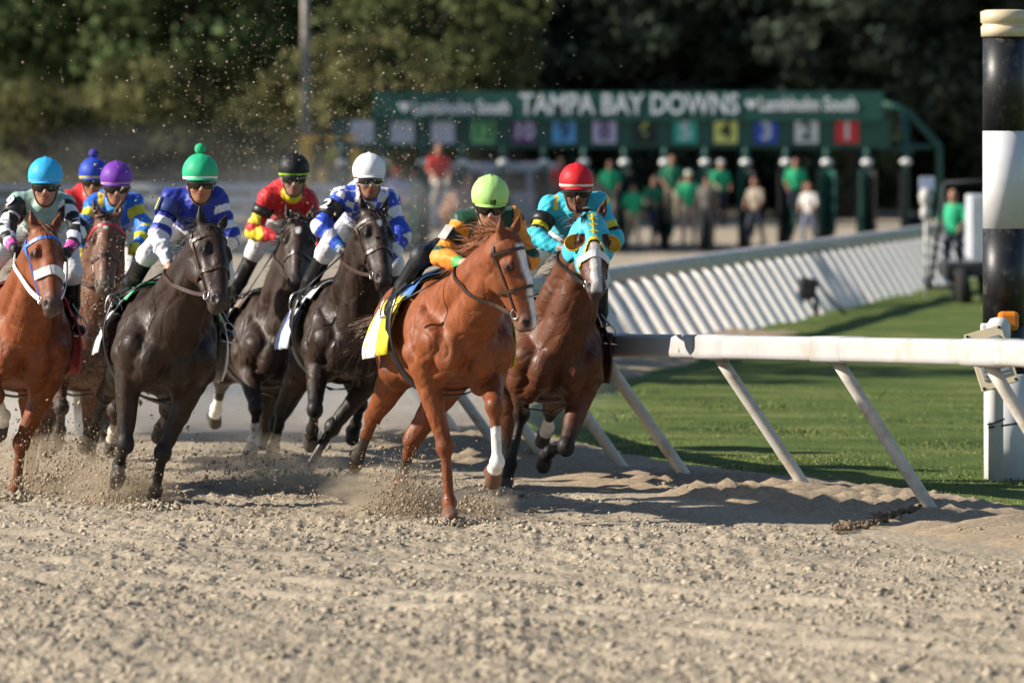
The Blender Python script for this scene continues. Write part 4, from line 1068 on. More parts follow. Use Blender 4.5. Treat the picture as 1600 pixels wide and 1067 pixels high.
JLAB = {
 'lime': 'jockey in dark green and orange silks with a lime green cap',
 'red': 'jockey in turquoise and yellow silks with a red cap',
 'white': 'jockey in blue and white checked silks with a white cap and white goggles',
 'green': 'jockey in royal blue silks with white sleeves and a green cap with pompom',
 'blue': 'jockey in pale mint silks with black and white checked sleeves and a sky blue cap',
 'purple': 'jockey in blue silks with yellow hoops on the sleeves and a purple cap',
 'black': 'jockey in red silks with yellow sleeve stripes and a black cap',
 'royal': 'jockey with a royal blue pompom cap and red jacket, half hidden behind the purple cap',
}
def cl(*c): return plain('cloth_%.2f_%.2f_%.2f' % c, c, 0.7, var=0.06, bump=0.3, bscale=22, dirt=(0.36, 0.28, 0.2), dirt_amt=0.12)
CLOTH = {'lime': (cl(0.72, 0.60, 0.03), cl(0.75, 0.74, 0.70), cl(0.03, 0.14, 0.42)), 'red': (cl(0.10, 0.03, 0.035), None, cl(0.6, 0.56, 0.5)), 'white': (cl(0.7, 0.72, 0.78), cl(0.45, 0.5, 0.7), cl(0.62, 0.62, 0.64)),  # white-capped runner: bluish shade is mixed into the white cloth and panel
         'green': (cl(0.74, 0.74, 0.72), cl(0.74, 0.74, 0.72), cl(0.02, 0.42, 0.18)), 'blue': (cl(0.6, 0.1, 0.12), None, cl(0.6, 0.1, 0.12)), 'purple': (cl(0.2, 0.05, 0.4), None, cl(0.25, 0.1, 0.45)),
         'black': (cl(0.7, 0.68, 0.6), cl(0.66, 0.5, 0.08), cl(0.2, 0.15, 0.12)), 'royal': (cl(0.6, 0.6, 0.6), None, None)}
# ------------------------------------------------------------------ the rail's course, and the ground on both sides of it
RAILPTS = [(16.0, 150.0), (8.6, 110.0), (4.3, 86.0), (1.04, 67.0), (-0.75, 57.5), (-1.30, 53.0), (-1.30, 50.5), (-1.08, 48.4), (-0.74, 46.4), (-0.36, 44.8), (0.66, 42.1), (1.44, 40.3), (2.16, 38.3), (2.97, 36.1), (3.92, 33.6), (5.2, 30.6), (7.2, 26.5), (10, 22.0), (14.0, 17.0)]
def catmull(pts, step):
    pts = np.array(pts, float); out = []
    for i in range(len(pts) - 1):
        p0 = pts[max(i - 1, 0)]; p1 = pts[i]; p2 = pts[i + 1]; p3 = pts[min(i + 2, len(pts) - 1)]
        for t in np.linspace(0, 1, 24, endpoint=False):
            out.append(0.5 * ((2 * p1) + (-p0 + p2) * t + (2 * p0 - 5 * p1 + 4 * p2 - p3) * t * t + (-p0 + 3 * p1 - 3 * p2 + p3) * t ** 3))
    out.append(pts[-1]); out = np.array(out)
    d = np.r_[0, np.cumsum(np.linalg.norm(np.diff(out, axis=0), axis=1))]
    s = np.arange(0, d[-1], step); return np.stack([np.interp(s, d, out[:, k]) for k in range(out.shape[1])], 1)
RC = catmull(RAILPTS, 0.1)
_t = np.gradient(RC, axis=0); _t /= np.linalg.norm(_t, axis=1)[:, None]
RT = _t; RN = np.stack([-_t[:, 1], _t[:, 0]], 1)             # RN points to the infield
def rail_dist(xy):
    """signed distance from the rail line, + on the infield side; and the index along the rail"""
    xy = np.asarray(xy); out = np.empty(len(xy)); idx = np.empty(len(xy), int)
    sub = RC[::5]; sn = RN[::5]
    for a in range(0, len(xy), 20000):
        q = xy[a:a + 20000]; d2 = ((q[:, None, :] - sub[None]) ** 2).sum(2); i = d2.argmin(1)
        out[a:a + 20000] = ((q - sub[i]) * sn[i]).sum(1); idx[a:a + 20000] = i * 5
    return out, idx

def dirt_material(name, c, bump=0.6):
    m, nt, b = new_mat(name)
    tc = node(nt, 'ShaderNodeTexCoord')
    n1 = node(nt, 'ShaderNodeTexNoise', i_Scale=0.5, i_Detail=6.0); n2 = node(nt, 'ShaderNodeTexNoise', i_Scale=24.0, i_Detail=8.0, i_Roughness=0.7)
    for n_ in (n1, n2): nt.links.new(tc.outputs['Object'], n_.inputs['Vector'])
    r = node(nt, 'ShaderNodeValToRGB'); e = r.color_ramp.elements
    e[0].position = 0.3; e[0].color = (c[0] * 0.62, c[1] * 0.6, c[2] * 0.58, 1); e[1].position = 0.68; e[1].color = (c[0] * 1.12, c[1] * 1.1, c[2] * 1.08, 1)
    nt.links.new(n2.outputs['Fac'], r.inputs[0])
    r1 = node(nt, 'ShaderNodeMapRange'); r1.inputs[1].default_value = 0.3; r1.inputs[2].default_value = 0.7; r1.inputs[3].default_value = 0.85; r1.inputs[4].default_value = 1.12
    nt.links.new(n1.outputs['Fac'], r1.inputs[0])
    mx = node(nt, 'ShaderNodeMix', data_type='RGBA', blend_type='MULTIPLY'); mx.inputs[0].default_value = 1
    nt.links.new(r.outputs[0], mx.inputs[6]); nt.links.new(r1.outputs[0], mx.inputs[7]); nt.links.new(mx.outputs[2], b.inputs['Base Color'])
    b.inputs['Roughness'].default_value = 0.95; b.inputs['Specular IOR Level'].default_value = 0.15
    n3 = node(nt, 'ShaderNodeTexNoise', i_Scale=18.0, i_Detail=7.0, i_Roughness=0.65); nt.links.new(tc.outputs['Object'], n3.inputs['Vector'])
    bp = node(nt, 'ShaderNodeBump', i_Strength=bump, i_Distance=0.04); nt.links.new(n3.outputs['Fac'], bp.inputs['Height']); nt.links.new(bp.outputs[0], b.inputs['Normal'])
    return m
SAND = (0.43, 0.37, 0.28)
DIRT = dirt_material('track_dirt', SAND, 0.7); CLOD = dirt_material('dirt_clod', (0.45, 0.388, 0.298), 0.3); BERM = dirt_material('packed_berm', (0.40, 0.32, 0.225), 0.35)
# flat earth out to the horizon
tag(mesh_obj('ground', [(-900, -50, -0.12), (900, -50, -0.12), (900, 1500, -0.12), (-900, 1500, -0.12)], [(0, 1, 2, 3)], dirt_material('earth', (0.30, 0.25, 0.18), 0.3), None, False), kind='structure')
def sheet(name, xs, ys, zf, mat):
    X, Y = np.meshgrid(xs, ys); XY = np.stack([X.ravel(), Y.ravel()], 1); Z = zf(XY)
    nx = len(xs); ny = len(ys); i = np.arange(nx * ny).reshape(ny, nx)
    F = np.stack([i[:-1, :-1].ravel(), i[:-1, 1:].ravel(), i[1:, 1:].ravel(), i[1:, :-1].ravel()], 1)
    return tag(mesh_obj(name, np.column_stack([XY, Z]), F, mat), kind='structure')
def harrow(XY):
    """combed cushion: low furrows along the direction of running, trodden unevenly"""
    d = XY[:, 0] * 0.94 + XY[:, 1] * 0.33
    return 0.007 * np.sin(d * 6.28 / 0.42 + 1.2 * wob(np.c_[XY, 0 * d], 0.6, 2)) + 0.013 * wob(np.c_[XY, 0 * d], 2.6, 4) + 0.007 * wob(np.c_[XY, 0 * d], 9, 6)
def clod_relief(XY):
    """trodden cushion: rounded clods with sharp creases, in three sizes, patchy"""
    x, y = XY[:, 0], XY[:, 1]; wx = x + 0.03 * vnoise(x * 9, y * 9, 90); wy = y + 0.03 * vnoise(x * 9 + 40, y * 9, 91)
    b = lambda w, sd: np.abs(2 * vnoise(wx / w + sd * 3.1, wy / (w * 1.25) + sd * 1.7, sd) - 1)
    patch = 0.45 + 0.9 * vnoise(x * 0.9, y * 0.5, 77)
    return patch * (0.015 * b(0.17, 1) + 0.021 * b(0.08, 2) + 0.014 * b(0.038, 3) + 0.007 * b(0.02, 4)) - 0.018
def comb_lines(XY):
    """smooth pressed lines left by the harrow, 0..1"""
    w_ = 0.05 * wob(np.c_[XY, 0 * XY[:, 0]], 0.9, 31)
    return np.maximum.reduce([np.exp(-((XY[:, 0] * a + XY[:, 1] - b) / 1.45 + w_) ** 2 / 0.065 ** 2) for a, b in ((1.17, 33.05), (1.05, 30.25), (1.12, 31.2))])
def track_z(XY):
    d, _ = rail_dist(XY); fade = np.clip((-d - 0.05) / 0.6, 0, 1); fine = (XY[:, 1] > 23.4) & (XY[:, 1] < 47.6)
    return np.where(d > 0.3, -0.06, harrow(XY) * fade - 0.004) - np.where(fine & (np.abs(XY[:, 0]) < XY[:, 1] * 0.1 + 0.2), 0.05, 0)
ys = np.r_[np.arange(12, 22, 0.5), np.arange(22, 50, 0.2), np.arange(50, 75, 0.4), np.arange(75, 420, 8)]
xs = np.r_[np.arange(-150, -8, 6), np.arange(-8, 8, 0.2), np.arange(8, 60, 4)]
sheet('dirt_track', xs, ys, track_z, DIRT)
# the cushion near the camera, fine enough to show its clods
yy = 1 / np.linspace(1 / 23.0, 1 / 48.0, 640); uu = np.linspace(-1, 1, 500)
YY, UX = np.meshgrid(yy, uu, indexing='ij'); XX = UX * (YY * 0.1 + 0.5)
XY = np.stack([XX.ravel(), YY.ravel()], 1); d, _ = rail_dist(XY); fade = np.clip((-d - 0.25) / 0.5, 0, 1); edge = np.clip((1 - np.abs(UX.ravel())) / 0.03, 0, 1) * np.clip((47.9 - XY[:, 1]) / 1.0, 0, 1) * np.clip((XY[:, 1] - 23.1) / 0.4, 0, 1)
far_fade = np.clip((50 - XY[:, 1]) / 8, 0.25, 1)
line = comb_lines(XY)
Z = np.where(d > 0.25, -0.07, (harrow(XY) + 0.022 * line + clod_relief(XY) * far_fade * (1 - 0.85 * line)) * fade) - 0.06 * (1 - edge)
i = np.arange(len(XY)).reshape(YY.shape)
Fq = np.stack([i[:-1, :-1].ravel(), i[:-1, 1:].ravel(), i[1:, 1:].ravel(), i[1:, :-1].ravel()], 1)
tag(mesh_obj('dirt_cushion', np.column_stack([XY, Z]), Fq, DIRT), 'loose tan dirt of the harrowed track cushion', None, kind='structure')
# the rippled berm between track and grass
us = np.arange(0, len(RC) - 1, 1); us = us[(RC[us][:, 1] < 75) & (RC[us][:, 1] > 24)]
vs = np.r_[np.linspace(-0.35, 1.9, 46)]
UU, VV = np.meshgrid(us, vs, indexing='ij')
arc = UU * 0.1
P2 = RC[UU] + RN[UU] * VV[..., None]
prof = np.interp(vs, [-0.35, -0.1, 0.15, 0.6, 1.2, 1.9], [-0.02, 0.012, 0.035, 0.06, 0.05, -0.03])[None, :]
sk = arc * 1.0 + VV * 0.55 + 0.16 * np.sin(arc * 1.7 + VV * 2.1) + 0.25 * np.sin(arc * 0.45)
ridge = (np.abs(((sk / 0.44) % 1.0) - 0.3) / 0.7) ** 0.75
env = np.interp(vs, [-0.35, -0.05, 0.3, 0.9, 1.4, 1.9], [0, 0.5, 1.0, 0.7, 0.25, 0])[None, :]
Zb = prof + 0.20 * env * (0.5 - ridge) * (0.65 + 0.35 * np.sin(arc * 0.9 + 1)) + 0.008 * wob(np.c_[P2.reshape(-1, 2), np.zeros(P2[..., 0].size)], 11, 9).reshape(arc.shape)
i = np.arange(arc.size).reshape(arc.shape)
Fq = np.stack([i[:-1, :-1].ravel(), i[1:, :-1].ravel(), i[1:, 1:].ravel(), i[:-1, 1:].ravel()], 1)
tag(mesh_obj('dirt_berm', np.column_stack([P2.reshape(-1, 2), Zb.ravel()]), Fq, BERM), kind='structure')
# infield lawn
m, nt, b = new_mat('lawn'); tc = node(nt, 'ShaderNodeTexCoord'); mp = node(nt, 'ShaderNodeMapping'); mp.inputs['Scale'].default_value = (0.35, 0.55, 1)
nt.links.new(tc.outputs['Object'], mp.inputs[0])
n1 = node(nt, 'ShaderNodeTexNoise', i_Scale=1.3, i_Detail=9.0, i_Roughness=0.72); nt.links.new(mp.outputs[0], n1.inputs['Vector'])
r = node(nt, 'ShaderNodeValToRGB'); e = r.color_ramp.elements
e[0].position = 0.32; e[0].color = (0.05, 0.085, 0.02, 1); e[1].position = 0.7; e[1].color = (0.27, 0.26, 0.10, 1); k_ = e.new(0.52); k_.color = (0.125, 0.172, 0.045, 1)
nt.links.new(n1.outputs['Fac'], r.inputs[0]); nt.links.new(r.outputs[0], b.inputs['Base Color']); b.inputs['Roughness'].default_value = 0.9; b.inputs['Specular IOR Level'].default_value = 0.1
n3 = node(nt, 'ShaderNodeTexNoise', i_Scale=60.0, i_Detail=4.0); nt.links.new(tc.outputs['Object'], n3.inputs['Vector'])
bp = node(nt, 'ShaderNodeBump', i_Strength=0.8, i_Distance=0.05); nt.links.new(n3.outputs['Fac'], bp.inputs['Height']); nt.links.new(bp.outputs[0], b.inputs['Normal'])
LAWN = m
us = np.arange(0, len(RC) - 1, 2); us = us[RC[us][:, 1] > 20]
vs = np.r_[1.15, 1.3, 1.5, 1.8, 2.2, 2.8, 3.5, 4.5, 6, 8, 11, 15, 20, 27, 36, 48, 65, 90]
UU, VV = np.meshgrid(us, vs, indexing='ij'); wv = 0.12 * np.sin(UU * 0.21) + 0.09 * np.sin(UU * 0.083 + 1) + 0.07 * np.sin(UU * 0.93) + 0.05 * np.sin(UU * 0.57 + 2)
far = np.clip((RC[UU][..., 1] - 55) / 20, 0, 1)
# the lawn spreads to the right from the rail's inner side (x only, so that the sheet never folds)
ox = np.where(VV < 2.5, VV + wv - 0.75 * far, VV)
P2 = RC[UU].copy(); P2[..., 0] += ox / np.maximum(RN[UU][..., 0], 0.6)
Zl = np.interp(VV, [1.15, 1.3, 1.8, 3, 6], [-0.03, 0.03, 0.045, 0.03, 0.0]) + 0.015 * np.sin(P2[..., 0] * 2.1) * np.sin(P2[..., 1] * 1.3)
i = np.arange(UU.size).reshape(UU.shape)
Fq = np.stack([i[:-1, :-1].ravel(), i[1:, :-1].ravel(), i[1:, 1:].ravel(), i[:-1, 1:].ravel()], 1)
tag(mesh_obj('infield_lawn', np.column_stack([P2.reshape(-1, 2), Zl.ravel()]), Fq, LAWN), kind='structure')
# grass blades where the lawn is near enough to show them
n = 70000
Yb = 33 + (RNG.uniform(0, 1, n) ** 1.7) * 26; Xb = RNG.uniform(-1.5, 6.5, n)
d, ii = rail_dist(np.c_[Xb, Yb]); wv = 0.12 * np.sin(ii * 0.21) + 0.09 * np.sin(ii * 0.083 + 1); fr_ = np.clip((Yb - 55) / 20, 0, 1)
edge = (Xb - RC[ii][:, 0]) * 0; keep = (d > 1.2 + wv * 0.9 - 0.7 * fr_ + RNG.normal(size=n) * 0.12) & (Xb < Yb * 0.092 + 0.3)
Xb, Yb, d = Xb[keep], Yb[keep], d[keep]; n = len(Xb)
hgt = RNG.uniform(0.012, 0.032, n) * (1 + 0.6 * np.exp(-((d - 1.35) / 0.25) ** 2)); wd = RNG.uniform(0.004, 0.009, n); th = RNG.uniform(0, 6.28, n)
zb = np.interp(d, [1.1, 1.3, 1.8, 3, 6], [0.0, 0.03, 0.045, 0.03, 0.0]) - 0.01
B0 = np.stack([Xb - wd * np.cos(th), Yb - wd * np.sin(th), zb], 1); B1 = np.stack([Xb + wd * np.cos(th), Yb + wd * np.sin(th), zb], 1)
B2 = np.stack([Xb + RNG.normal(size=n) * 0.02, Yb + RNG.normal(size=n) * 0.02, zb + hgt], 1)
V = np.stack([B0, B1, B2], 1).reshape(-1, 3); cb = np.array([(0.13, 0.178, 0.048)]) * RNG.uniform(0.55, 1.5, (n, 1)) * np.array([[1, 1, 1]]); cb[RNG.uniform(size=n) < 0.2] *= np.array((1.9, 1.25, 1.2))
GRASS = vcol('grass_blade', rough=0.6, var=0.1, bump=0, spec=0.3)
tag(mesh_obj('grass', V, np.arange(3 * n).reshape(-1, 3), GRASS, None, False, np.repeat(cb, 3, 0)), 'short green infield grass along the inside of the rail', 'grass', kind='stuff')

# loose clods that cover the cushion: real lumps, one mesh
def lumps(P, R, seed, squash=0.7):
    """irregular eight-sided lumps at P with radii R"""
    g = np.random.default_rng(seed); n = len(P)
    D = np.array([(1, 0, 0), (-1, 0, 0), (0, 1, 0), (0, -1, 0), (0, 0, 1), (0, 0, -1)], float)
    F = np.array([(0, 2, 4), (2, 1, 4), (1, 3, 4), (3, 0, 4), (2, 0, 5), (1, 2, 5), (3, 1, 5), (0, 3, 5)])
    q = g.normal(size=(n, 4)); q /= np.linalg.norm(q, axis=1)[:, None]; w_, x, y, z = q.T
    M = np.stack([1 - 2 * (y * y + z * z), 2 * (x * y - z * w_), 2 * (x * z + y * w_), 2 * (x * y + z * w_), 1 - 2 * (x * x + z * z), 2 * (y * z - x * w_), 2 * (x * z - y * w_), 2 * (y * z + x * w_), 1 - 2 * (x * x + y * y)], 1).reshape(n, 3, 3)
    rad = R[:, None] * g.uniform(0.4, 1.6, (n, 6)); rad[:, :2] *= g.uniform(0.8, 1.9, (n, 1))
    V = np.einsum('nij,kj->nki', M, D) * rad[..., None]; V[..., 2] *= squash
    V = V + P[:, None, :]
    FF = (F[None] + 6 * np.arange(n)[:, None, None]).reshape(-1, 3)
    return V.reshape(-1, 3), FF
n = 88000
u = RNG.uniform(0, 1, n); Yc = 1 / (1 / 23.5 + u * (1 / 47.0 - 1 / 23.5)); Xc = RNG.uniform(-1, 1, n) * (Yc * 0.092 + 0.4)
d, ii = rail_dist(np.c_[Xc, Yc]); cover = 0.5 + 0.5 * wob(np.c_[Xc, Yc * 0.6, 0 * Xc], 1.6, 12)
keep = (d < -0.5 - 0.4 * RNG.uniform(size=n)) & (RNG.uniform(size=n) < 0.45 + 0.6 * cover) & (RNG.uniform(size=n) > 0.85 * comb_lines(np.c_[Xc, Yc])); Xc, Yc = Xc[keep], Yc[keep]; n = len(Xc)
Rc = np.clip(np.exp(RNG.normal(size=n) * 0.62) * 0.0062, 0.003, 0.030)
P = np.stack([Xc, Yc, harrow(np.c_[Xc, Yc]) + clod_relief(np.c_[Xc, Yc]) + Rc * 0.1], 1)
V, F = lumps(P, Rc, 5, 0.62)
tag(mesh_obj('dirt_clods', V, F, CLOD, None, False), 'loose clods of tan dirt covering the track cushion', 'dirt', kind='stuff')
# crumbs along the berm
n = 900; s = RNG.integers(0, len(RC), n * 3); s = s[(RC[s][:, 1] < 43) & (RC[s][:, 1] > 33)][:n]; n = len(s)
vv = RNG.uniform(-0.1, 1.5, n); P = RC[s] + RN[s] * vv[:, None]; Rc = np.clip(np.exp(RNG.normal(size=n) * 0.6) * 0.008, 0.003, 0.03)
V, F = lumps(np.c_[P, 0.05 + 0 * vv], Rc, 15, 0.8)
tag(mesh_obj('berm_crumbs', V, F, BERM, None, False), 'crumbs of dirt scattered over the rippled berm under the rail', 'dirt', kind='stuff')
# dark divots at the foot of the last post
P = np.array([(at(1320 + 62 * RNG.uniform(-1, 1) ** 3 + 18, 838 - 0 * 1, 37.0 + RNG.normal() * 0.2)) for _ in range(1)])
n = 260; tt = RNG.uniform(0, 1, n) ** 1.4; px = 1308 + tt * 130 + RNG.normal(size=n) * 5; Yd = 36.9 + tt * 1.15 + RNG.normal(size=n) * 0.16 * (1.2 - tt)
XYd = np.stack([(px - 800) / FPX * Yd, Yd], 1); dd, iq = rail_dist(XYd)
P = np.c_[XYd, np.interp(dd, [-0.2, 0.15, 0.6, 1.2], [0.01, 0.05, 0.09, 0.07]) + RNG.uniform(0, 0.02, n)]
V, F = lumps(P, np.clip(np.exp(RNG.normal(size=n) * 0.5) * 0.011, 0.004, 0.026), 16, 0.8)
tag(mesh_obj('damp_dirt', V, F, dirt_material('damp_dirt', (0.19, 0.145, 0.10), 0.4), None, False), 'dark damp dirt thrown up at the foot of a rail post', 'dirt', kind='stuff')

# ------------------------------------------------------------------ the white rail
RAILW = plain('rail_white', (0.46, 0.455, 0.445), 0.42, var=0.06, scale=4, dirt=(0.42, 0.38, 0.31), dirt_amt=0.35, bump=0.08, bscale=40)
POSTW = plain('post_white', (0.56, 0.53, 0.47), 0.5, var=0.08, scale=6, dirt=(0.40, 0.33, 0.24), dirt_amt=0.45, bump=0.1, bscale=40)
FARW = plain('far_white', (0.70, 0.70, 0.70), 0.5, var=0.06)
def rail_run(name, label, i0, i1, pitch, zt, simple=False, at_idx=None):
    root = thing(name, label, 'rail')
    idx = list(range(i0, i1, max(1, int(pitch * 10)))); idx = [i for i in idx if i < len(RC) - 1]
    if at_idx: idx = at_idx
    H_, W_2 = 0.165, 0.11
    sect = [(math.cos(a) * W_2 / (abs(math.cos(a)) ** 8 + abs(math.sin(a)) ** 8) ** 0.125, math.sin(a) * H_ * 0.5 / (abs(math.cos(a)) ** 8 + abs(math.sin(a)) ** 8) ** 0.125) for a in np.linspace(0, 2 * math.pi, 28, endpoint=False)]
    def loft(lo, hi, scale, k=4):
        ii = sorted(set(np.linspace(lo, hi, max(2, int((hi - lo) / k))).astype(int))); V = []; F = []
        n_ = len(sect); ends = []
        rows = [(ii[0], 0.80)] + [(q, 1.0) for q in ii] + [(ii[-1], 0.80)]
        for r_, (q, sc2) in enumerate(rows):
            c = RC[q]; nn = RN[q]; t = RT[q]; z = zt(q)
            push = -0.02 if r_ == 0 else (0.02 if r_ == len(rows) - 1 else 0)
            for (a, b_) in sect: V.append((c[0] + nn[0] * a * scale * sc2 + t[0] * push, c[1] + nn[1] * a * scale * sc2 + t[1] * push, z - H_ * 0.5 + b_ * scale * sc2))
        for r_ in range(len(rows) - 1):
            for k_ in range(n_): F.append((r_ * n_ + k_, r_ * n_ + (k_ + 1) % n_, (r_ + 1) * n_ + (k_ + 1) % n_, (r_ + 1) * n_ + k_))
        F += [tuple(range(n_ - 1, -1, -1)), tuple((len(rows) - 1) * n_ + k_ for k_ in range(n_))]
        return V, F
    first = None
    for a, b in zip(idx[:-1], idx[1:]):
        V, F = loft(a - (2 if a > 2 else 0), b, 1.0, 5 if not simple else 10); mesh_obj('rail_section', V, F, RAILW, root, True)
        if not simple:
            V, F = loft(a - 2, a + 3, 1.07, 2); mesh_obj('joint_sleeve', V, F, RAILW, root, True)
    for q in idx:
        c, nn = RC[q], (RN[q] if simple else np.array([1.0, -0.02])); z = zt(q); lean = 0.62 if simple else 0.74; t = RT[q]
        top = Vector((c[0], c[1], z - H_ + 0.01)); ft = Vector((c[0] + nn[0] * lean, c[1] + nn[1] * lean, -0.12))
        p1 = top.lerp(ft, 0.12); p2 = top.lerp(ft, 0.86) ; p3 = ft + Vector((nn[0] * 0.02, nn[1] * 0.02, 0)) ; p3.z = -0.16
        mb = MB(); mb.tube([top, p1, top.lerp(ft, 0.5), p2, ft - Vector((nn[0], nn[1], 0)) * 0.01, p3], 0.042 if not simple else 0.07, 12 if not simple else 8); po = mb.build('post', POSTW if not simple else FARW, root, True)
        if not simple:
            mb = MB(); mb.box(top - Vector((0, 0, 0.012)), (0.14, 0.10, 0.02), Matrix.Rotation(math.atan2(nn[1], nn[0]), 3, 'Z'), 0.004); mb.build('bracket', plain_once('grey_steel'), po)
    return root
_pl = {}
def plain_once(k):
    if k not in _pl: _pl[k] = {'grey_steel': lambda: plain('galvanised_steel', (0.36, 0.36, 0.35), 0.45, 0.8)}[k]()
    return _pl[k]
ztop = lambda q: float(np.interp(RC[q][1], [33, 35.6, 42.4, 47, 60], [1.28, 1.27, 1.09, 1.06, 1.05]))
near_i = lambda x, y: int(np.argmin((RC[:, 0] - x) ** 2 + (RC[:, 1] - y) ** 2))
posts = [near_i(*p) for p in ((-1.05, 55.5), (-1.30, 53.0), (-1.30, 50.5), (-1.08, 48.4), (-0.74, 46.4), (-0.36, 44.8), (0.13, 43.25), (0.66, 42.1), (1.44, 40.3), (2.16, 38.3), (2.97, 36.1), (3.92, 33.6), (5.2, 30.6), (6.3, 28.3))]
rail_run('running_rail', 'white overhanging running rail on leaning posts, bending round the near turn', 0, 0, 2, ztop, at_idx=posts)
rail_run('running_rail', 'distant stretch of white rail with close-set leaning posts, running back to the gate', 60, posts[0] + 1, 1.1, lambda q: 1.05, simple=True)
# ------------------------------------------------------------------ the starting gate
GY = 138.0; GS = FPX / GY
GREEN = plain('gate_green', (0.012, 0.085, 0.066), 0.5, var=0.15, scale=2, dirt=(0.02, 0.05, 0.04), dirt_amt=0.2)
TEAL = plain('sign_green', (0.010, 0.085, 0.068), 0.55, var=0.08, scale=1.5)
PAD = plain('black_pad', (0.008, 0.009, 0.010), 0.7); PADW = plain('white_pad', (0.78, 0.80, 0.78), 0.6); SIGNW = plain('sign_white', (0.76, 0.80, 0.84), 0.6, var=0.06)
gx = lambda px: (px - 800) / GS
gz = lambda py: CAM_H - (py - HORIZON) / GS
gate = thing('starting_gate', 'long dark green racing starting gate with numbered stalls and a lettered sign', 'gate', (0, GY, 0))
def gbox(name, px0, px1, py0, py1, y0, y1, mat, parent=None, bev=0.01):
    mb = MB().box(((gx(px0) + gx(px1)) / 2, (y0 + y1) / 2, (gz(py0) + gz(py1)) / 2), (abs(gx(px1) - gx(px0)), y1 - y0, abs(gz(py1) - gz(py0))), None, bev)
    return mb.build(name, mat, parent or gate)
sign = gbox('sign_board', 583, 1380, 144, 189, -0.12, 0.06, TEAL)
def gtext(name, s, px, py, hpx, mat, parent, bold=0.02, width=None, y=-0.135):
    M = Matrix.Translation((gx(px), y, gz(py))) @ Matrix.Rotation(R_(90), 4, 'X')
    o = text_obj(name, s, hpx / GS * 1.42, mat, parent, M, bold, 0.008)
    if width:
        xs = [v.co.x for v in o.data.vertices]; w0 = max(xs) - min(xs); f = width / GS / w0
        for v in o.data.vertices: v.co.x *= f
    return o
gtext('lettering', 'TAMPA BAY DOWNS', 983, 164.5, 31, SIGNW, sign, 0.012, 342)
gtext('lettering', 'Lambholm South', 721, 169, 20, SIGNW, sign, 0.012, 150)
gtext('lettering', 'Lambholm South', 1262, 164, 21, SIGNW, sign, 0.012, 152)
for px, py in ((632, 167), (1173, 163)):      # heart-shaped shields beside the sponsor's name
    c = Vector((gx(px), -0.14, gz(py))); pts = []
    for k in range(24):
        t = 2 * math.pi * k / 24; pts.append((0.0085 * 16 * math.sin(t) ** 3, 0.0085 * (13 * math.cos(t) - 5 * math.cos(2 * t) - 2 * math.cos(3 * t) - math.cos(4 * t))))
    V = [(c.x + a, c.y, c.z + b_) for a, b_ in pts] + [(c.x + a, c.y + 0.03, c.z + b_) for a, b_ in pts]
    F = [tuple(range(23, -1, -1)), tuple(range(24, 48))] + [(k, (k + 1) % 24, 24 + (k + 1) % 24, 24 + k) for k in range(24)]
    mesh_obj('emblem', V, F, SIGNW, sign, False)
gbox('top_beam', 520, 1392, 186, 232, 0.08, 0.30, GREEN); gbox('rear_beam', 520, 1392, 200, 226, 3.2, 3.4, GREEN)
gbox('roof_panel', 522, 1390, 188, 194, 0.32, 3.2, GREEN)
PLC = {1: ((0.45, 0.02, 0.025), (0.7, 0.7, 0.7)), 2: ((0.5, 0.52, 0.56), (0.05, 0.06, 0.08)), 3: ((0.02, 0.05, 0.35), (0.6, 0.65, 0.7)), 4: ((0.52, 0.60, 0.14), (0.02, 0.03, 0.01)), 5: ((0.03, 0.32, 0.25), (0.6, 0.7, 0.7)), 6: ((0.01, 0.015, 0.015), (0.45, 0.5, 0.12)),
       7: ((0.42, 0.36, 0.5), (0.13, 0.09, 0.22)), 8: ((0.08, 0.26, 0.48), (0.02, 0.07, 0.2)), 9: ((0.10, 0.03, 0.12), (0.55, 0.5, 0.65)), 10: ((0.14, 0.36, 0.14), (0.04, 0.14, 0.06)), 11: ((0.36, 0.37, 0.42), None), 12: ((0.36, 0.37, 0.42), None), 13: ((0.36, 0.37, 0.42), None)}
PXN = {k: 1323.5 - (k - 1) * 63.15 for k in range(1, 14)}
NUMT = {1: '1', 2: '2', 3: '3', 4: '4', 5: '5', 6: '6', 7: '8', 8: '9', 9: '10', 10: '12'}
for k, (c, ink) in PLC.items():
    p = gbox('number_plate', PXN[k] - 18, PXN[k] + 18, 189.5, 224, 0.0, 0.075, plain('plate_%d' % k, tuple(min(0.8, q_ * 1.55) for q_ in c), 0.6, var=0.06))
    if ink: gtext('number', NUMT[k], PXN[k], 206, 27 if len(NUMT[k]) == 1 else 24, plain('ink_%d' % k, ink, 0.6), p, 0.02, y=-0.004)
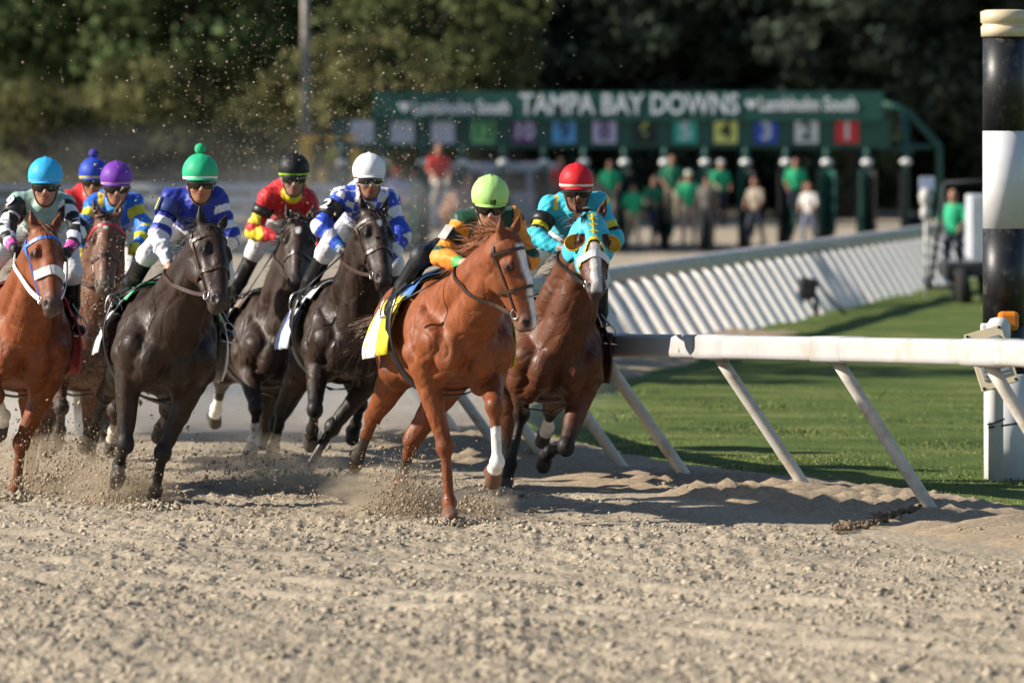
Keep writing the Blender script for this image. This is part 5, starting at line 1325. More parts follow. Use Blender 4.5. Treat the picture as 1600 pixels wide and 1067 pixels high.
for k in range(14):
    px = 1355 - k * 63.15; X = gx(px)
    MB().tube([(X, 0.18, 0), (X, 0.18, gz(232))], 0.085, 10).build('upright', GREEN, gate, True)
    MB().ball((X, 0.05, gz(254)), (0.135, 0.12, 0.09), 12, 8).build('white_cushion', PADW, gate, True)
    MB().lathe([(0.07, 0), (0.085, 0.1), (0.06, 0.28), (0.02, 0.3)], (X, 0.06, gz(247)), 12).build('lamp_cap', plain_g('teal_cap'), gate, True) if False else MB().lathe([(0.07, 0), (0.085, 0.1), (0.06, 0.28), (0.02, 0.3)], (X, 0.06, gz(247)), 12).build('post_cap', TEAL, gate, True)
    MB().box((X, 1.75, 1.05), (0.14, 3.0, 1.5), None, 0.04).build('stall_divider', PAD, gate)
    MB().tube([(X, 3.3, 0), (X, 3.3, gz(226))], 0.06, 8).build('rear_upright', GREEN, gate, True)
    MB().box((X + 0.02, 0.55, 0.34), (0.34, 0.9, 0.08), None, 0.01).build('step', GREEN, gate)
    MB().box((X, 0.02, 0.42), (0.24, 0.22, 0.84), None, 0.05).build('nose_pad', PAD, gate)
    if k < 13:        # the opened front doors of the stall
        for s_ in (-1, 1):
            Xh = X + gx(800 + 31.5 + s_ * 24.5) - gx(800); rot = Matrix.Rotation(R_(68 * s_), 3, 'Z')
            MB().box((Xh, -0.22, 1.15), (0.42, 0.05, 1.5), rot, 0.02).build('stall_door', GREEN if (k % 3) else PAD, gate)
# the end frame: sloping stay and outer legs
MB().tube([(gx(1376), 0.2, gz(160)), (gx(1420), 0.2, gz(176)), (gx(1468), 0.2, gz(228)), (gx(1470), 0.2, gz(390))], 0.075, 10).build('end_frame', GREEN, gate, True)
MB().tube([(gx(1390), 0.2, gz(232)), (gx(1468), 0.2, gz(228))], 0.05, 8).build('end_tie', GREEN, gate, True)
MB().tube([(gx(1416), 0.2, gz(178)), (gx(1416), 0.2, gz(390))], 0.075, 10).build('end_leg', GREEN, gate, True)
MB().ball((gx(1416), 0.05, gz(253)), (0.135, 0.12, 0.075), 12, 8).build('white_cushion', PADW, gate, True)
for px in (500, 1440):
    for dz in (0.6, 2.6):
        MB().lathe([(0.12, -0.1), (0.36, -0.11), (0.4, -0.05), (0.4, 0.05), (0.36, 0.11), (0.12, 0.1)], (gx(px), dz + 0.4, 0.40), 18, Matrix.Rotation(R_(90), 3, 'Y')).build('wheel', PAD, gate, True)
# yellow steel tow frame at the gate's other end
YEL = plain('yellow_steel', (0.75, 0.42, 0.04), 0.5, var=0.12, dirt=(0.2, 0.12, 0.04), dirt_amt=0.2)
tow = thing('tow_frame', 'yellow steel towing frame beside the end of the starting gate', 'frame', (0, GY - 1.0, 0))
for px, y0, wd in ((481, 214, 7), (558, 232, 6)):
    MB().box((gx(px), 0, gz(y0) / 2), (wd * 2 / GS, 0.2, gz(y0)), None, 0.02).build('post', YEL, tow)
MB().box(((gx(472) + gx(500)) / 2, 0, gz(217)), (gx(500) - gx(472), 0.22, 0.14), None, 0.02).build('crossbar', YEL, tow)
for a, b_ in ((511, 526), (540, 560)): MB().box(((gx(a) + gx(b_)) / 2, 0, gz(216)), (gx(b_) - gx(a), 0.2, 0.12), None, 0.02).build('bracket', YEL, tow)
MB().box((gx(505), 0, gz(275)), (0.22, 0.3, 0.36), None, 0.04).build('hydraulic_box', YEL, tow)

# ------------------------------------------------------------------ people
def build_person(px, foot_py, Y, Hm, shirt, trousers, label, cat='person', yaw=0, base_z=None, arms=0.0, cap=None, seat=False, group='gate crew', skin=(0.36, 0.18, 0.12), parent_z=0.0):
    s = FPX / Y; X = (px - 800) / s; z0 = base_z if base_z is not None else max(0.0, CAM_H - (foot_py - HORIZON) / s)
    root = thing('person', label, cat, (X, Y, z0), R_(yaw), group); k = Hm / 1.75
    sc_ = lambda *p: np.array(p, float) * k
    g = np.random.default_rng(int(px * 7 + foot_py)); st = g.uniform(0.02, 0.16) * g.choice([-1, 1])
    f = Field(sc_(-0.5, -0.6, -0.05), sc_(0.5, 0.5, 1.9), 0.021)
    Pk = sc_
    # tags: 1 skin 2 shirt 3 trousers 4 shoes 5 cap
    f.ell(Pk(0, -0.02, 1.63), (0.085 * k, 0.10 * k, 0.12 * k), 0.02, tag=1); f.ell(Pk(0, -0.05, 1.57), (0.055 * k, 0.06 * k, 0.06 * k), 0.03, tag=1); f.cone(Pk(0, -0.10, 1.63), Pk(0, -0.125, 1.60), 0.012, 0.014, 0.01, 1)
    if cap is not None: f.ell(Pk(0, -0.01, 1.70), (0.10 * k, 0.115 * k, 0.075 * k), 0.01, tag=5); f.ell(Pk(0, -0.11, 1.675), (0.08 * k, 0.08 * k, 0.016), 0.01, tag=5)
    f.cone(Pk(0, 0, 1.56), Pk(0, 0.01, 1.45), 0.055 * k, 0.065 * k, 0.02, 1)
    f.ell(Pk(0, 0.01, 1.25), (0.19 * k, 0.13 * k, 0.25 * k), 0.04, tag=2); f.cone(Pk(-0.16, 0.01, 1.40), Pk(0.16, 0.01, 1.40), 0.07 * k, 0.07 * k, 0.04, 2); f.ell(Pk(0, 0.01, 1.02), (0.17 * k, 0.125 * k, 0.14 * k), 0.04, tag=2)
    for s_ in (-1, 1):
        e = Pk(0.26 * s_, -0.02 - 0.05 * arms, 1.14); hnd = Pk((0.24 - 0.12 * arms) * s_, -0.10 - 0.22 * arms, 0.90 + 0.22 * arms)
        f.cone(Pk(0.20 * s_, 0.01, 1.39), e, 0.058 * k, 0.048 * k, 0.03, 2); f.cone(e, hnd, 0.042 * k, 0.03 * k, 0.02, 1); f.ell(hnd + np.array([0, -0.01, -0.05]), (0.03 * k, 0.045 * k, 0.06 * k), 0.02, tag=1)
        kn_ = Pk(0.11 * s_, -0.03 - (0.30 if seat else st * s_), 0.50 + (0.35 if seat else 0)); an_ = Pk(0.12 * s_, 0.04 - st * s_ * 1.6 - (0.25 if seat else 0), 0.08 + (0.35 if seat else 0))
        f.cone(Pk(0.09 * s_, 0.01, 0.92), kn_, 0.10 * k, 0.068 * k, 0.04, 3); f.cone(kn_, an_, 0.064 * k, 0.046 * k, 0.03, 3); f.cone(an_ + np.array([0, 0.03, -0.035]), an_ + np.array([0, -0.16, -0.045]), 0.042 * k, 0.036 * k, 0.02, 4)
    V, F = f.surface(1); tg, _ = f.tags(V)
    col = np.zeros((len(V), 3)); hair = (tg == 1) & (V[:, 2] > 1.64 * k) & (V[:, 1] > -0.06 * k)
    col[tg == 1] = skin; col[hair] = (0.03, 0.02, 0.015); col[tg == 2] = shirt; col[tg == 3] = trousers; col[tg == 4] = (0.03, 0.025, 0.02)
    if cap is not None: col[tg == 5] = cap
    mesh_obj('body', V, F, CREW, root, True, col)
    return root
CREW = vcol('crew_clothes', rough=0.75, var=0.12, scale=8, bump=0.3, bscale=12)
GRN = (0.015, 0.42, 0.18); DGR = (0.012, 0.16, 0.08); KH = (0.36, 0.29, 0.20); REDS = (0.45, 0.03, 0.03); NAVY = (0.02, 0.025, 0.05)
crew = [
 (989, 388, 136.0, 1.55, GRN, KH, 'person in a bright green shirt and khaki trousers in front of stall six', dict(yaw=190, arms=0.2)),
 (1050, 352, 137.6, 1.68, DGR, KH, 'person in a dark green shirt standing on the step between stalls five and six', dict(arms=0.5)),
 (1076, 385, 136.3, 1.78, GRN, (0.42, 0.30, 0.24), 'person in a green shirt and pale cap in front of stall five', dict(arms=0.7, cap=(0.4, 0.5, 0.4))),
 (1126, 352, 137.6, 1.55, GRN, NAVY, 'person in a green shirt and grey cap leaning by stall four', dict(arms=0.6, cap=(0.45, 0.46, 0.44), yaw=25)),
 (1243, 352, 137.6, 1.60, GRN, NAVY, 'person in a green shirt standing on the step below number two', dict(arms=0.3)),
 (1264, 386, 136.5, 1.52, (0.62, 0.60, 0.55), (0.16, 0.19, 0.26), 'person in a white shirt and blue jeans in front of stall two', dict(arms=0.5, yaw=-30)),
 (953, 352, 137.6, 1.55, GRN, KH, 'person in a green shirt standing between stalls seven and eight, beyond the red cap', dict(arms=0.3)),
 (876, 352, 137.6, 1.62, REDS, NAVY, 'person in a red shirt by the stalls, just behind the red cap', dict(arms=0.4)),
 (619, 380, 133.0, 1.75, (0.32, 0.32, 0.5), NAVY, 'person in a lilac shirt and red cap by the far end of the gate', dict(arms=0.3, cap=(0.6, 0.03, 0.03))),
 (645, 378, 134.5, 1.72, (0.25, 0.32, 0.28), (0.02, 0.16, 0.08), 'person in a pale grey shirt and green trousers by the far end of the gate', dict(arms=0.4, yaw=150)),
 (1022, 384, 136.8, 1.66, DGR, NAVY, 'person in dark green stooping beside the stall six upright', dict(arms=0.8, yaw=30)),
 (1105, 386, 135.6, 1.70, (0.10, 0.09, 0.08), (0.03, 0.03, 0.035), 'person in dark clothes in front of stall four', dict(arms=0.3, yaw=160)),
 (1180, 384, 137.0, 1.62, (0.30, 0.26, 0.2), NAVY, 'person in a tan shirt in front of stall three', dict(arms=0.5, yaw=-40)),
 (925, 384, 136.0, 1.68, (0.34, 0.24, 0.18), KH, 'person in a brown shirt just right of the red cap', dict(arms=0.4, yaw=20)),
 (730, 378, 134.5, 1.60, (0.30, 0.10, 0.09), KH, 'person in a faded brick shirt walking in front of the gate', dict(arms=0.2, yaw=60)),
]
for px, fy, Y, hm, sh_, tr, lab, kw in crew: build_person(px, fy, Y, hm, sh_, tr, lab, **kw)

# the outrider on a brown pony, beyond the field
PS = make_runner(dict(key='pony', Y=128.0, breast=(700, 335), yaw=-35, lean=0, pitch=2, poll=(712, 306), muz=(722, 338, 0.5), face=-20, nod=0.2, seed=20, mane_n=0.5, tail_droop=0.5,
     fr=(('d', 0, 0, -1), ('d', 0.05, 0, -1), ('d', 0.3, 0, -0.8)), fl=(('d', 0.1, 0, -1), ('d', 0, 0, -1), ('d', 0.3, 0, -0.8)),
     hr=(('d', -0.45, 0, -1), ('d', 0.05, 0, -1), ('d', 0.3, 0, -0.8)), hl=(('d', -0.4, 0, -1), ('d', 0.1, 0, -1), ('d', 0.3, 0, -0.8))))
build_horse(PS, 'brown pony carrying the red-shirted outrider in front of the gate', dict(key='pony_brown', body=(0.16, 0.085, 0.05), points=(0.1, 0.06, 0.04), mane=(0.05, 0.03, 0.02)), 'outrider', {}, 0.03)
build_person(685, 0, 128.6, 1.75, (0.50, 0.035, 0.03), (0.3, 0.28, 0.24), 'outrider in a red shirt sitting on the brown pony', base_z=0.80, seat=True, arms=0.6, group=None, yaw=20)

# ------------------------------------------------------------------ things beyond the gate and in the infield
VANW = plain('van_white', (0.55, 0.56, 0.58), 0.4, var=0.05); GLASS = plain('dark_glass', (0.012, 0.015, 0.02), 0.12); TYRE = plain('rubber', (0.012, 0.012, 0.012), 0.85)
van = thing('parked_van', 'white van parked behind the starting gate, between the lime and red caps', 'van', (0.3, 146, 0), R_(4))
prof = [(-2.3, 0.45), (2.3, 0.45), (2.4, 0.7), (2.3, 1.05), (1.5, 1.2), (1.0, 1.95), (0.7, 2.05), (-2.2, 2.05), (-2.35, 1.8)]
V = [(x, -0.95, z) for x, z in prof] + [(x, 0.95, z) for x, z in prof]; n_ = len(prof)
o = mesh_obj('body', V, [tuple(range(n_)), tuple(range(2 * n_ - 1, n_ - 1, -1))] + [(k, n_ + k, n_ + (k + 1) % n_, (k + 1) % n_) for k in range(n_)], VANW, van, False); bv = o.modifiers.new('edge', 'BEVEL'); bv.width = 0.06; bv.segments = 2
for x0, x1 in ((-2.0, -1.1), (-0.9, 0.0), (0.15, 0.85)): MB().box(((x0 + x1) / 2, -0.955, 1.58), (x1 - x0, 0.03, 0.5), None, 0.01).build('window', GLASS, van)
for x in (-1.5, 1.5):
    for y in (-0.85, 0.85):
        MB().lathe([(0.1, -0.1), (0.3, -0.11), (0.34, -0.06), (0.34, 0.06), (0.3, 0.11), (0.1, 0.1)], (x, y, 0.34), 18, Matrix.Rotation(R_(90), 3, 'X')).build('wheel', TYRE, van, True)
# light pole
WOOD = plain('weathered_wood', (0.36, 0.32, 0.28), 0.85, var=0.25, scale=6, bump=0.4)
lp = thing('utility_pole', 'tall grey wooden pole rising behind the yellow frame', 'pole', ((477 - 800) / 62.0, FPX / 62.0, 0))
MB().tube([(0, 0, -0.3), (0, 0, 5), (0, 0, 12.5)], [0.11, 0.10, 0.085], 12).build('mast', WOOD, lp, True)
MB().box((0, 0, 11.6), (2.2, 0.11, 0.13), None, 0.01).build('cross_arm', WOOD, lp)
for x in (-0.95, -0.5, 0.5, 0.95): MB().lathe([(0.03, 0), (0.055, 0.03), (0.03, 0.08), (0.05, 0.11), (0.02, 0.16)], (x, 0, 11.67), 10).build('insulator', PADW, lp, True)
# post with sign plate and white lamp housing in the infield
mp_ = thing('meter_post', 'thin white post with a round white housing and a pale plate in the infield', 'post', ((1447 - 800) / 97.0, FPX / 97.0, 0))
MB().tube([(0, 0, -0.1), (0, 0, 1.6)], 0.03, 10).build('mast', RAILW, mp_, True)
MB().lathe([(0.03, 0), (0.09, 0.04), (0.10, 0.16), (0.06, 0.22), (0.10, 0.28), (0.12, 0.40), (0.07, 0.5), (0.02, 0.52)], (0, 0, 1.28), 16).build('housing', RAILW, mp_, True)
MB().box((0.02, 0.05, 1.86), (0.25, 0.03, 0.24), None, 0.01).build('plate', plain('pale_blue_plate', (0.42, 0.48, 0.62), 0.5), mp_); MB().tube([(0.02, 0.05, 1.5), (0.02, 0.05, 1.8)], 0.015, 8).build('plate_arm', RAILW, mp_, True)
# dark folding stand leaning at the far rail
st = thing('camera_stand', 'dark hooded camera stand with a slanting prop, in front of the far rail', 'stand', ((1268 - 800) / 108.0, FPX / 108.0, 0))
DK = plain('dark_canvas', (0.02, 0.022, 0.028), 0.8, bump=0.3)
MB().box((-0.06, 0, 0.42), (0.26, 0.3, 0.30), Matrix.Rotation(R_(8), 3, 'Y'), 0.05).build('hood', DK, st)
for x, y in ((-0.14, -0.1), (-0.1, 0.12), (0.06, -0.05)): MB().tube([(x, y, 0.3), (x * 1.3, y * 1.4, -0.05)], 0.035, 8).build('leg', DK, st, True)
MB().tube([(0.08, 0, 0.5), (0.52, -0.05, 0.0)], 0.022, 8).build('prop', DK, st, True)
# utility vehicle at the edge of the infield
uv = thing('utility_cart', 'dark utility cart with a white side box, parked behind the striped pole', 'cart', ((1512 - 800) / 100.0, FPX / 100.0, 0))
MB().box((0.1, 0.2, 0.55), (1.0, 1.6, 0.22), None, 0.03).build('chassis', DK, uv)
MB().box((0.22, 0.0, 1.22), (0.42, 1.2, 1.0), None, 0.02).build('white_box', plain('box_white', (0.5, 0.53, 0.58), 0.5), uv)
MB().tube([(-0.62, -0.3, 0.25), (-0.42, -0.3, 1.55), (-0.38, -0.3, 1.9)], 0.035, 8).build('roll_bar', DK, uv, True); MB().tube([(-0.62, -0.3, 0.28), (0.0, -0.3, 0.28)], 0.03, 8).build('side_bar', DK, uv, True)
MB().tube([(-0.38, -0.3, 1.9), (0.5, -0.3, 1.95)], 0.03, 8).build('roof_bar', DK, uv, True)
for x in (-0.12, 0.34):
    for y in (-0.6, 0.7): MB().lathe([(0.08, -0.09), (0.26, -0.1), (0.30, -0.05), (0.30, 0.05), (0.26, 0.1), (0.08, 0.09)], (x, y, 0.29), 18, Matrix.Rotation(R_(80), 3, 'Y')).build('wheel', TYRE, uv, True)
build_person(1490, 0, 102.5, 1.70, (0.015, 0.42, 0.20), NAVY, 'person in a bright green shirt beside the utility cart', base_z=0.02, arms=0.6, group=None, yaw=-20)

# ------------------------------------------------------------------ the striped marker pole by the rail
POLEY = 42.4; ps = FPX / POLEY; PX0 = (1569 - 800) / ps; pz = lambda py: CAM_H - (py - HORIZON) / ps
mk = thing('marker_pole', 'thick black and white striped distance pole with a cream cap inside the rail', 'pole', (PX0, POLEY, 0))
BLK = plain('gloss_black', (0.014, 0.014, 0.015), 0.45, var=0.3, bump=0.1, dirt=(0.09, 0.085, 0.08), dirt_amt=0.3); WHP = plain('gloss_white', (0.66, 0.66, 0.66), 0.4, var=0.04, dirt=(0.6, 0.55, 0.47), dirt_amt=0.1)
CRM = plain('cream_metal', (0.62, 0.52, 0.34), 0.4, var=0.1)
rp = 0.158
for nm, a, b_, m_ in (('black_band', 357, 505, BLK), ('white_band', 205, 357, WHP), ('black_band', 56, 205, BLK)):
    MB().lathe([(rp, pz(b_)), (rp, pz(a))], (0, 0, 0), 40).build(nm, m_, mk, True).data.polygons.foreach_set
MB().lathe([(rp + 0.012, pz(58)), (rp + 0.014, pz(42)), (rp + 0.002, pz(41)), (rp + 0.002, pz(37)), (rp + 0.016, pz(36)), (rp + 0.016, pz(19)), (rp - 0.02, pz(16))], (0, 0, 0), 40).build('cap', CRM, mk, True)
MB().lathe([(rp + 0.02, -0.2), (rp + 0.02, pz(585)), (rp, pz(584))], (0.03, 0.02, 0), 40).build('white_base', WHP, mk, True)
MB().lathe([(rp - 0.02, pz(590)), (rp - 0.02, pz(500))], (0.02, 0.02, 0), 40).build('dark_sleeve', BLK, mk, True)
for m_ in [o for o in mk.children]:
    me = m_.data
    for p in me.polygons:
        if len(p.vertices) > 4: p.use_smooth = False
# white timing pipe, beacon and boards strapped to it
tp = thing('timing_post', 'white plastic pipe with an orange beacon standing against the striped pole', 'post', ((1556 - 800) / (ps * 1.01), POLEY - 0.42, 0))
MB().lathe([(0.055, -0.1), (0.055, 1.02), (0.058, 1.03)], (0, 0, 0), 20).build('pipe', WHP, tp, True)
MB().lathe([(0.085, 1.02), (0.088, 1.10), (0.085, 1.17), (0.06, 1.21), (0.02, 1.22)], (0.02, 0, 0), 20).build('pipe_cap', WHP, tp, True)
MB().box((-0.07, 0.06, 1.09), (0.07, 0.1, 0.17), None, 0.015).build('sensor_box', WHP, tp)
MB().box((0.10, 0.12, 1.19), (0.15, 0.12, 0.14), None, 0.03).build('beacon', plain('orange_plastic', (0.75, 0.22, 0.02), 0.25, var=0.05), tp)
for z in (0.46, 0.72):
    MB().tube([(math.cos(t) * 0.062 + 0.0, math.sin(t) * 0.062, z + 0.02 * math.cos(t)) for t in np.linspace(0, 6.28, 13)], 0.006, 6, False).build('cable_tie', GOG_B, tp, True)
MB().tube([(-0.06, -0.06, 0.42), (0.1, -0.02, 0.44), (0.3, 0.05, 0.47)], 0.007, 6).build('cable', GOG_B, tp, True)
bd = thing('notice_board', 'tilted cream notice board fixed behind the rail at the striped pole', 'sign', ((1553 - 800) / (ps * 1.02), POLEY - 0.62, 0.93))
rt = Matrix.Rotation(R_(-17), 3, 'Y') @ Matrix.Rotation(R_(-14), 3, 'X')
MB().box((0, 0, 0), (0.28, 0.02, 0.44), rt, 0.004).build('panel', plain('cream_board', (0.66, 0.56, 0.36), 0.6, var=0.06), bd)
MB().box(rt @ Vector((0, -0.014, -0.0)), (0.20, 0.012, 0.30), rt, 0.002).build('screen', plain('grey_screen', (0.30, 0.30, 0.30), 0.5), bd)
for k in range(7): MB().box(rt @ Vector((0, -0.022, -0.12 + k * 0.04)), (0.17, 0.006, 0.012), rt, 0).build('slat', plain_once('grey_steel'), bd)
for x, z in ((-0.12, -0.2), (0.12, -0.2), (-0.12, 0.2), (0.12, 0.2)): MB().ball(rt @ Vector((x, -0.014, z)), 0.011, 8, 6).build('screw', PAD, bd, True)

# fence far across the track, standing in for pale shapes not identified
far = thing('stand_in_fence', 'pale far fence with a rail along the outside of the track', 'fence', (0, 0, 0))
for k in range(13):
    X = -14.0 + k * 0.9; Yq = 152.0
    MB().box((X, Yq, 0.75), (0.09, 0.09, 1.5), None, 0.01).build('post', FARW, far)
for z in (0.35, 0.7, 1.05, 1.4): MB().box((-8.6, 152.0 - 0.06, z), (11.2, 0.05, 0.2), None, 0.01).build('rail_board', FARW, far)

# ------------------------------------------------------------------ trees
def leaf_mat(name, c, tr=0.45):
    m, nt, b = new_mat(name)
    at_ = node(nt, 'ShaderNodeVertexColor', layer_name='Col'); oi = node(nt, 'ShaderNodeObjectInfo')
    mx = node(nt, 'ShaderNodeMix', data_type='RGBA', blend_type='MULTIPLY'); mx.inputs[0].default_value = 1; mx.inputs[6].default_value = (*c, 1); nt.links.new(at_.outputs[0], mx.inputs[7])
    tl = node(nt, 'ShaderNodeBsdfTranslucent'); df = node(nt, 'ShaderNodeBsdfDiffuse'); ms = node(nt, 'ShaderNodeMixShader'); ms.inputs[0].default_value = tr
    for s_ in (tl, df): nt.links.new(mx.outputs[2], s_.inputs['Color'])
    nt.links.new(df.outputs[0], ms.inputs[1]); nt.links.new(tl.outputs[0], ms.inputs[2]); nt.links.new(ms.outputs[0], nt.nodes['Material Output'].inputs['Surface'])
    return m
BARK = plain('bark', (0.09, 0.07, 0.05), 0.9, var=0.3, bump=0.6, bscale=12)
def crown_mesh(name, h, rx, z0, clumps, per, leaf, mat, seed):
    g = np.random.default_rng(seed); cs = []
    while len(cs) < clumps:
        p = g.uniform(-1, 1, 3)
        if 0.25 < np.linalg.norm(p) < 1: cs.append(p)
    cs = np.array(cs) * np.array([rx, rx, (h - z0) / 2]) + np.array([0, 0, (h + z0) / 2])
    cr = g.uniform(0.22, 0.42, clumps) * rx
    c = np.repeat(cs, per, 0); dirs = g.normal(size=(len(c), 3)); dirs /= np.linalg.norm(dirs, axis=1)[:, None]
    p = c + dirs * (np.repeat(cr, per) * g.uniform(0.3, 1, len(c)) ** 0.5)[:, None] * np.array([1, 1, 0.7])
    a = g.normal(size=(len(c), 3)); a /= np.linalg.norm(a, axis=1)[:, None]; b = np.cross(a, dirs); b /= np.linalg.norm(b, axis=1)[:, None] + 1e-6
    s = leaf * g.uniform(0.6, 1.4, len(c))[:, None]
    V = np.stack([p - a * s, p - b * s * 0.6, p + a * s, p + b * s * 0.6], 1).reshape(-1, 3)
    col = np.repeat(np.repeat(g.uniform(0.6, 1.35, (clumps, 1)), per, 0) * g.uniform(0.75, 1.25, (len(c), 1)), 4, 0) * np.array([[1, 1, 1]])
    return V, np.arange(len(V)).reshape(-1, 4), col
def tree_proto(name, h, rx, z0, clumps, per, leaf, mat, seed, tr=0.2):
    g = np.random.default_rng(seed + 50)
    root = bpy.data.objects.new(name, None); C.objects.link(root)
    mb = MB(); mb.tube([(0, 0, -0.3), (0.05, 0, h * 0.25), (-0.1, 0.1, h * 0.55), (0, 0, h * 0.8)], [tr * 1.3, tr, tr * 0.7, tr * 0.2], 10)
    for k in range(7):
        t = g.uniform(0.2, 0.65) * h; th = g.uniform(0, 6.28); L = rx * g.uniform(0.5, 0.9); mb.tube([(0, 0, t), (math.cos(th) * L * 0.5, math.sin(th) * L * 0.5, t + L * 0.35), (math.cos(th) * L, math.sin(th) * L, t + L * 0.8)], [tr * 0.5, tr * 0.3, tr * 0.08], 7)
    mb.build('trunk', BARK, root, True)
    V, F, col = crown_mesh('crown', h, rx, z0, clumps, per, leaf, mat, seed); mesh_obj('crown', V, F, mat, root, False, col)
    return root
OLIVE = leaf_mat('olive_leaf', (0.125, 0.145, 0.062)); MIDG = leaf_mat('green_leaf', (0.125, 0.175, 0.075)); DARKG = leaf_mat('shade_dark_leaf', (0.07, 0.09, 0.065), 0.3); GOLD = leaf_mat('dry_leaf', (0.15, 0.15, 0.066))  # dark foliage has the shade of the right-hand trees in its colour
protos = {'oak': tree_proto('oak_tree', 13, 4.6, 2.0, 80, 130, 0.21, MIDG, 1, 0.3), 'dark': tree_proto('evergreen_tree', 15, 4.2, 1.0, 90, 130, 0.22, DARKG, 2, 0.3),
          'olive': tree_proto('broadleaf_tree', 9, 3.6, 0.6, 70, 120, 0.18, OLIVE, 3, 0.2), 'bush': tree_proto('shrub', 4.2, 2.4, 0.1, 50, 110, 0.13, GOLD, 4, 0.1)}
used = set()
SPOTS = [  # kind, px, Y, scale, label
 ('bush', 30, 166, 1.0, 'golden shrub at the left edge of the tree line'), ('bush', 215, 168, 1.15, 'tall dry golden shrub in front of the trees, over the purple cap'), ('bush', 120, 170, 0.8, 'small dry shrub behind the sky blue cap'),
 ('bush', 330, 172, 0.9, 'dry golden shrub over the green cap'), ('bush', 560, 176, 1.35, 'large golden-olive shrub beside the grey wooden pole'), ('olive', 660, 182, 1.0, 'olive tree above the end of the gate sign'),
 ('oak', -40, 186, 1.0, 'spreading green tree cut by the left edge of the picture'), ('oak', 150, 190, 1.05, 'bright green oak above the sky blue and purple caps'), ('oak', 300, 184, 0.9, 'green oak above the green cap'), ('olive', 400, 196, 1.3, 'dull olive tree between the green and black caps'),
 ('olive', 560, 200, 1.35, 'brownish olive tree behind the grey wooden pole'), ('dark', 470, 214, 1.1, 'dark evergreen in the gap behind the grey wooden pole'), ('dark', 760, 200, 1.0, 'dark evergreen behind the left half of the gate sign'), ('dark', 900, 205, 1.1, 'dark evergreen behind the middle of the gate sign'),
 ('dark', 1040, 200, 1.0, 'dark evergreen behind the last word of the gate sign'), ('dark', 1180, 206, 1.15, 'dark evergreen behind the right sponsor name'), ('dark', 1320, 198, 1.0, 'dark evergreen behind the end of the gate'), ('dark', 1450, 204, 1.1, 'dark evergreen between gate and striped pole'), ('dark', 1590, 200, 1.0, 'dark evergreen behind the striped pole'),
 ('dark', 830, 224, 1.2, 'tall evergreen in the back row over the lime cap'), ('dark', 980, 226, 1.25, 'tall evergreen in the back row over the middle of the sign'), ('dark', 1120, 224, 1.2, 'tall evergreen in the back row over number four'), ('dark', 1260, 226, 1.3, 'tall evergreen in the back row over number two'), ('dark', 1400, 224, 1.2, 'tall evergreen in the back row over the end frame'), ('dark', 1540, 228, 1.3, 'tall evergreen in the back row left of the striped pole'),
 ('dark', 60, 224, 1.2, 'tall evergreen in the back row over the sky blue cap'), ('dark', 230, 222, 1.2, 'tall evergreen in the back row right of the purple cap'), ('dark', 350, 226, 1.3, 'tall evergreen in the back row right of the green cap'), ('dark', 600, 224, 1.2, 'tall evergreen in the back row over the white cap'), ('dark', 700, 228, 1.2, 'tall evergreen in the back row over the left sponsor name'),
]
def plant(kind, X, Y, sc_, lab, grp, rz):
    p = protos[kind]
    o = p if kind not in used else copy_tree(p)
    used.add(kind); o.location = (X, Y, 0); o.scale = (sc_, sc_, sc_ * 1.0); o.rotation_euler = (0, 0, rz)
    tag(o, lab, 'shrub' if kind == 'bush' else 'tree', grp); return o
for k, (kind, px, Y, sc_, lab) in enumerate(SPOTS): plant(kind, (px - 800) / FPX * Y, Y, sc_, lab, 'trees beyond the gate', k * 2.4)
# the wood goes on behind: one dense dark mass
g = np.random.default_rng(77); n = 26000
P = np.stack([g.uniform(-95, 120, n), g.uniform(234, 248, n), g.uniform(0, 1, n) ** 0.8 * 19], 1); a = g.normal(size=(n, 3)); a /= np.linalg.norm(a, axis=1)[:, None]; b = g.normal(size=(n, 3)); b = np.cross(a, b); b /= np.linalg.norm(b, axis=1)[:, None]
s = g.uniform(0.5, 1.2, (n, 1)); V = np.stack([P - a * s, P - b * s, P + a * s, P + b * s], 1).reshape(-1, 3)
tag(mesh_obj('far_woods', V, np.arange(4 * n).reshape(-1, 4), DARKG, None, False, np.repeat(g.uniform(0.5, 1.2, (n, 1)), 4, 0) * np.ones((1, 3))), 'dense dark wood closing the view behind the trees', 'woods', kind='stuff')
# trees on the outside of the track, out of the picture to the left, whose shade crosses it
for k, (kind, X, Y, sc_, lab) in enumerate([('dark', -22, 134, 1.0, 'evergreen outside the frame, shading the gate'), ('dark', -23, 140, 1.1, 'second evergreen outside the frame, shading the gate'), ('oak', -24, 147, 1.1, 'oak outside the frame, behind the gate'),
        ('oak', -11.5, 60.3, 0.70, 'broad oak outside the frame, shading the turn'), ('oak', -12.5, 64.3, 0.66, 'second oak outside the frame, shading the turn'),
        ('oak', -14.5, 86, 0.85, 'tall oak outside the frame, shading the far track'), ('oak', -16, 92, 0.85, 'second tall oak outside the frame, shading the far track')]):
    plant(kind, X, Y, sc_, lab, 'trees on the outside of the track', k * 1.3)
RUNNERS = {}
for d in RUN:
    k = d['key']; S = make_runner(d); RUNNERS[k] = S
    build_horse(S, HLAB[k], COAT[k], 'racehorses in the field', TACK.get(k, {}), 0.0125)
    saddle_up(S, *CLOTH[k])
    build_jockey(S, JOCK[k], JLAB[k], 'jockeys in the race')
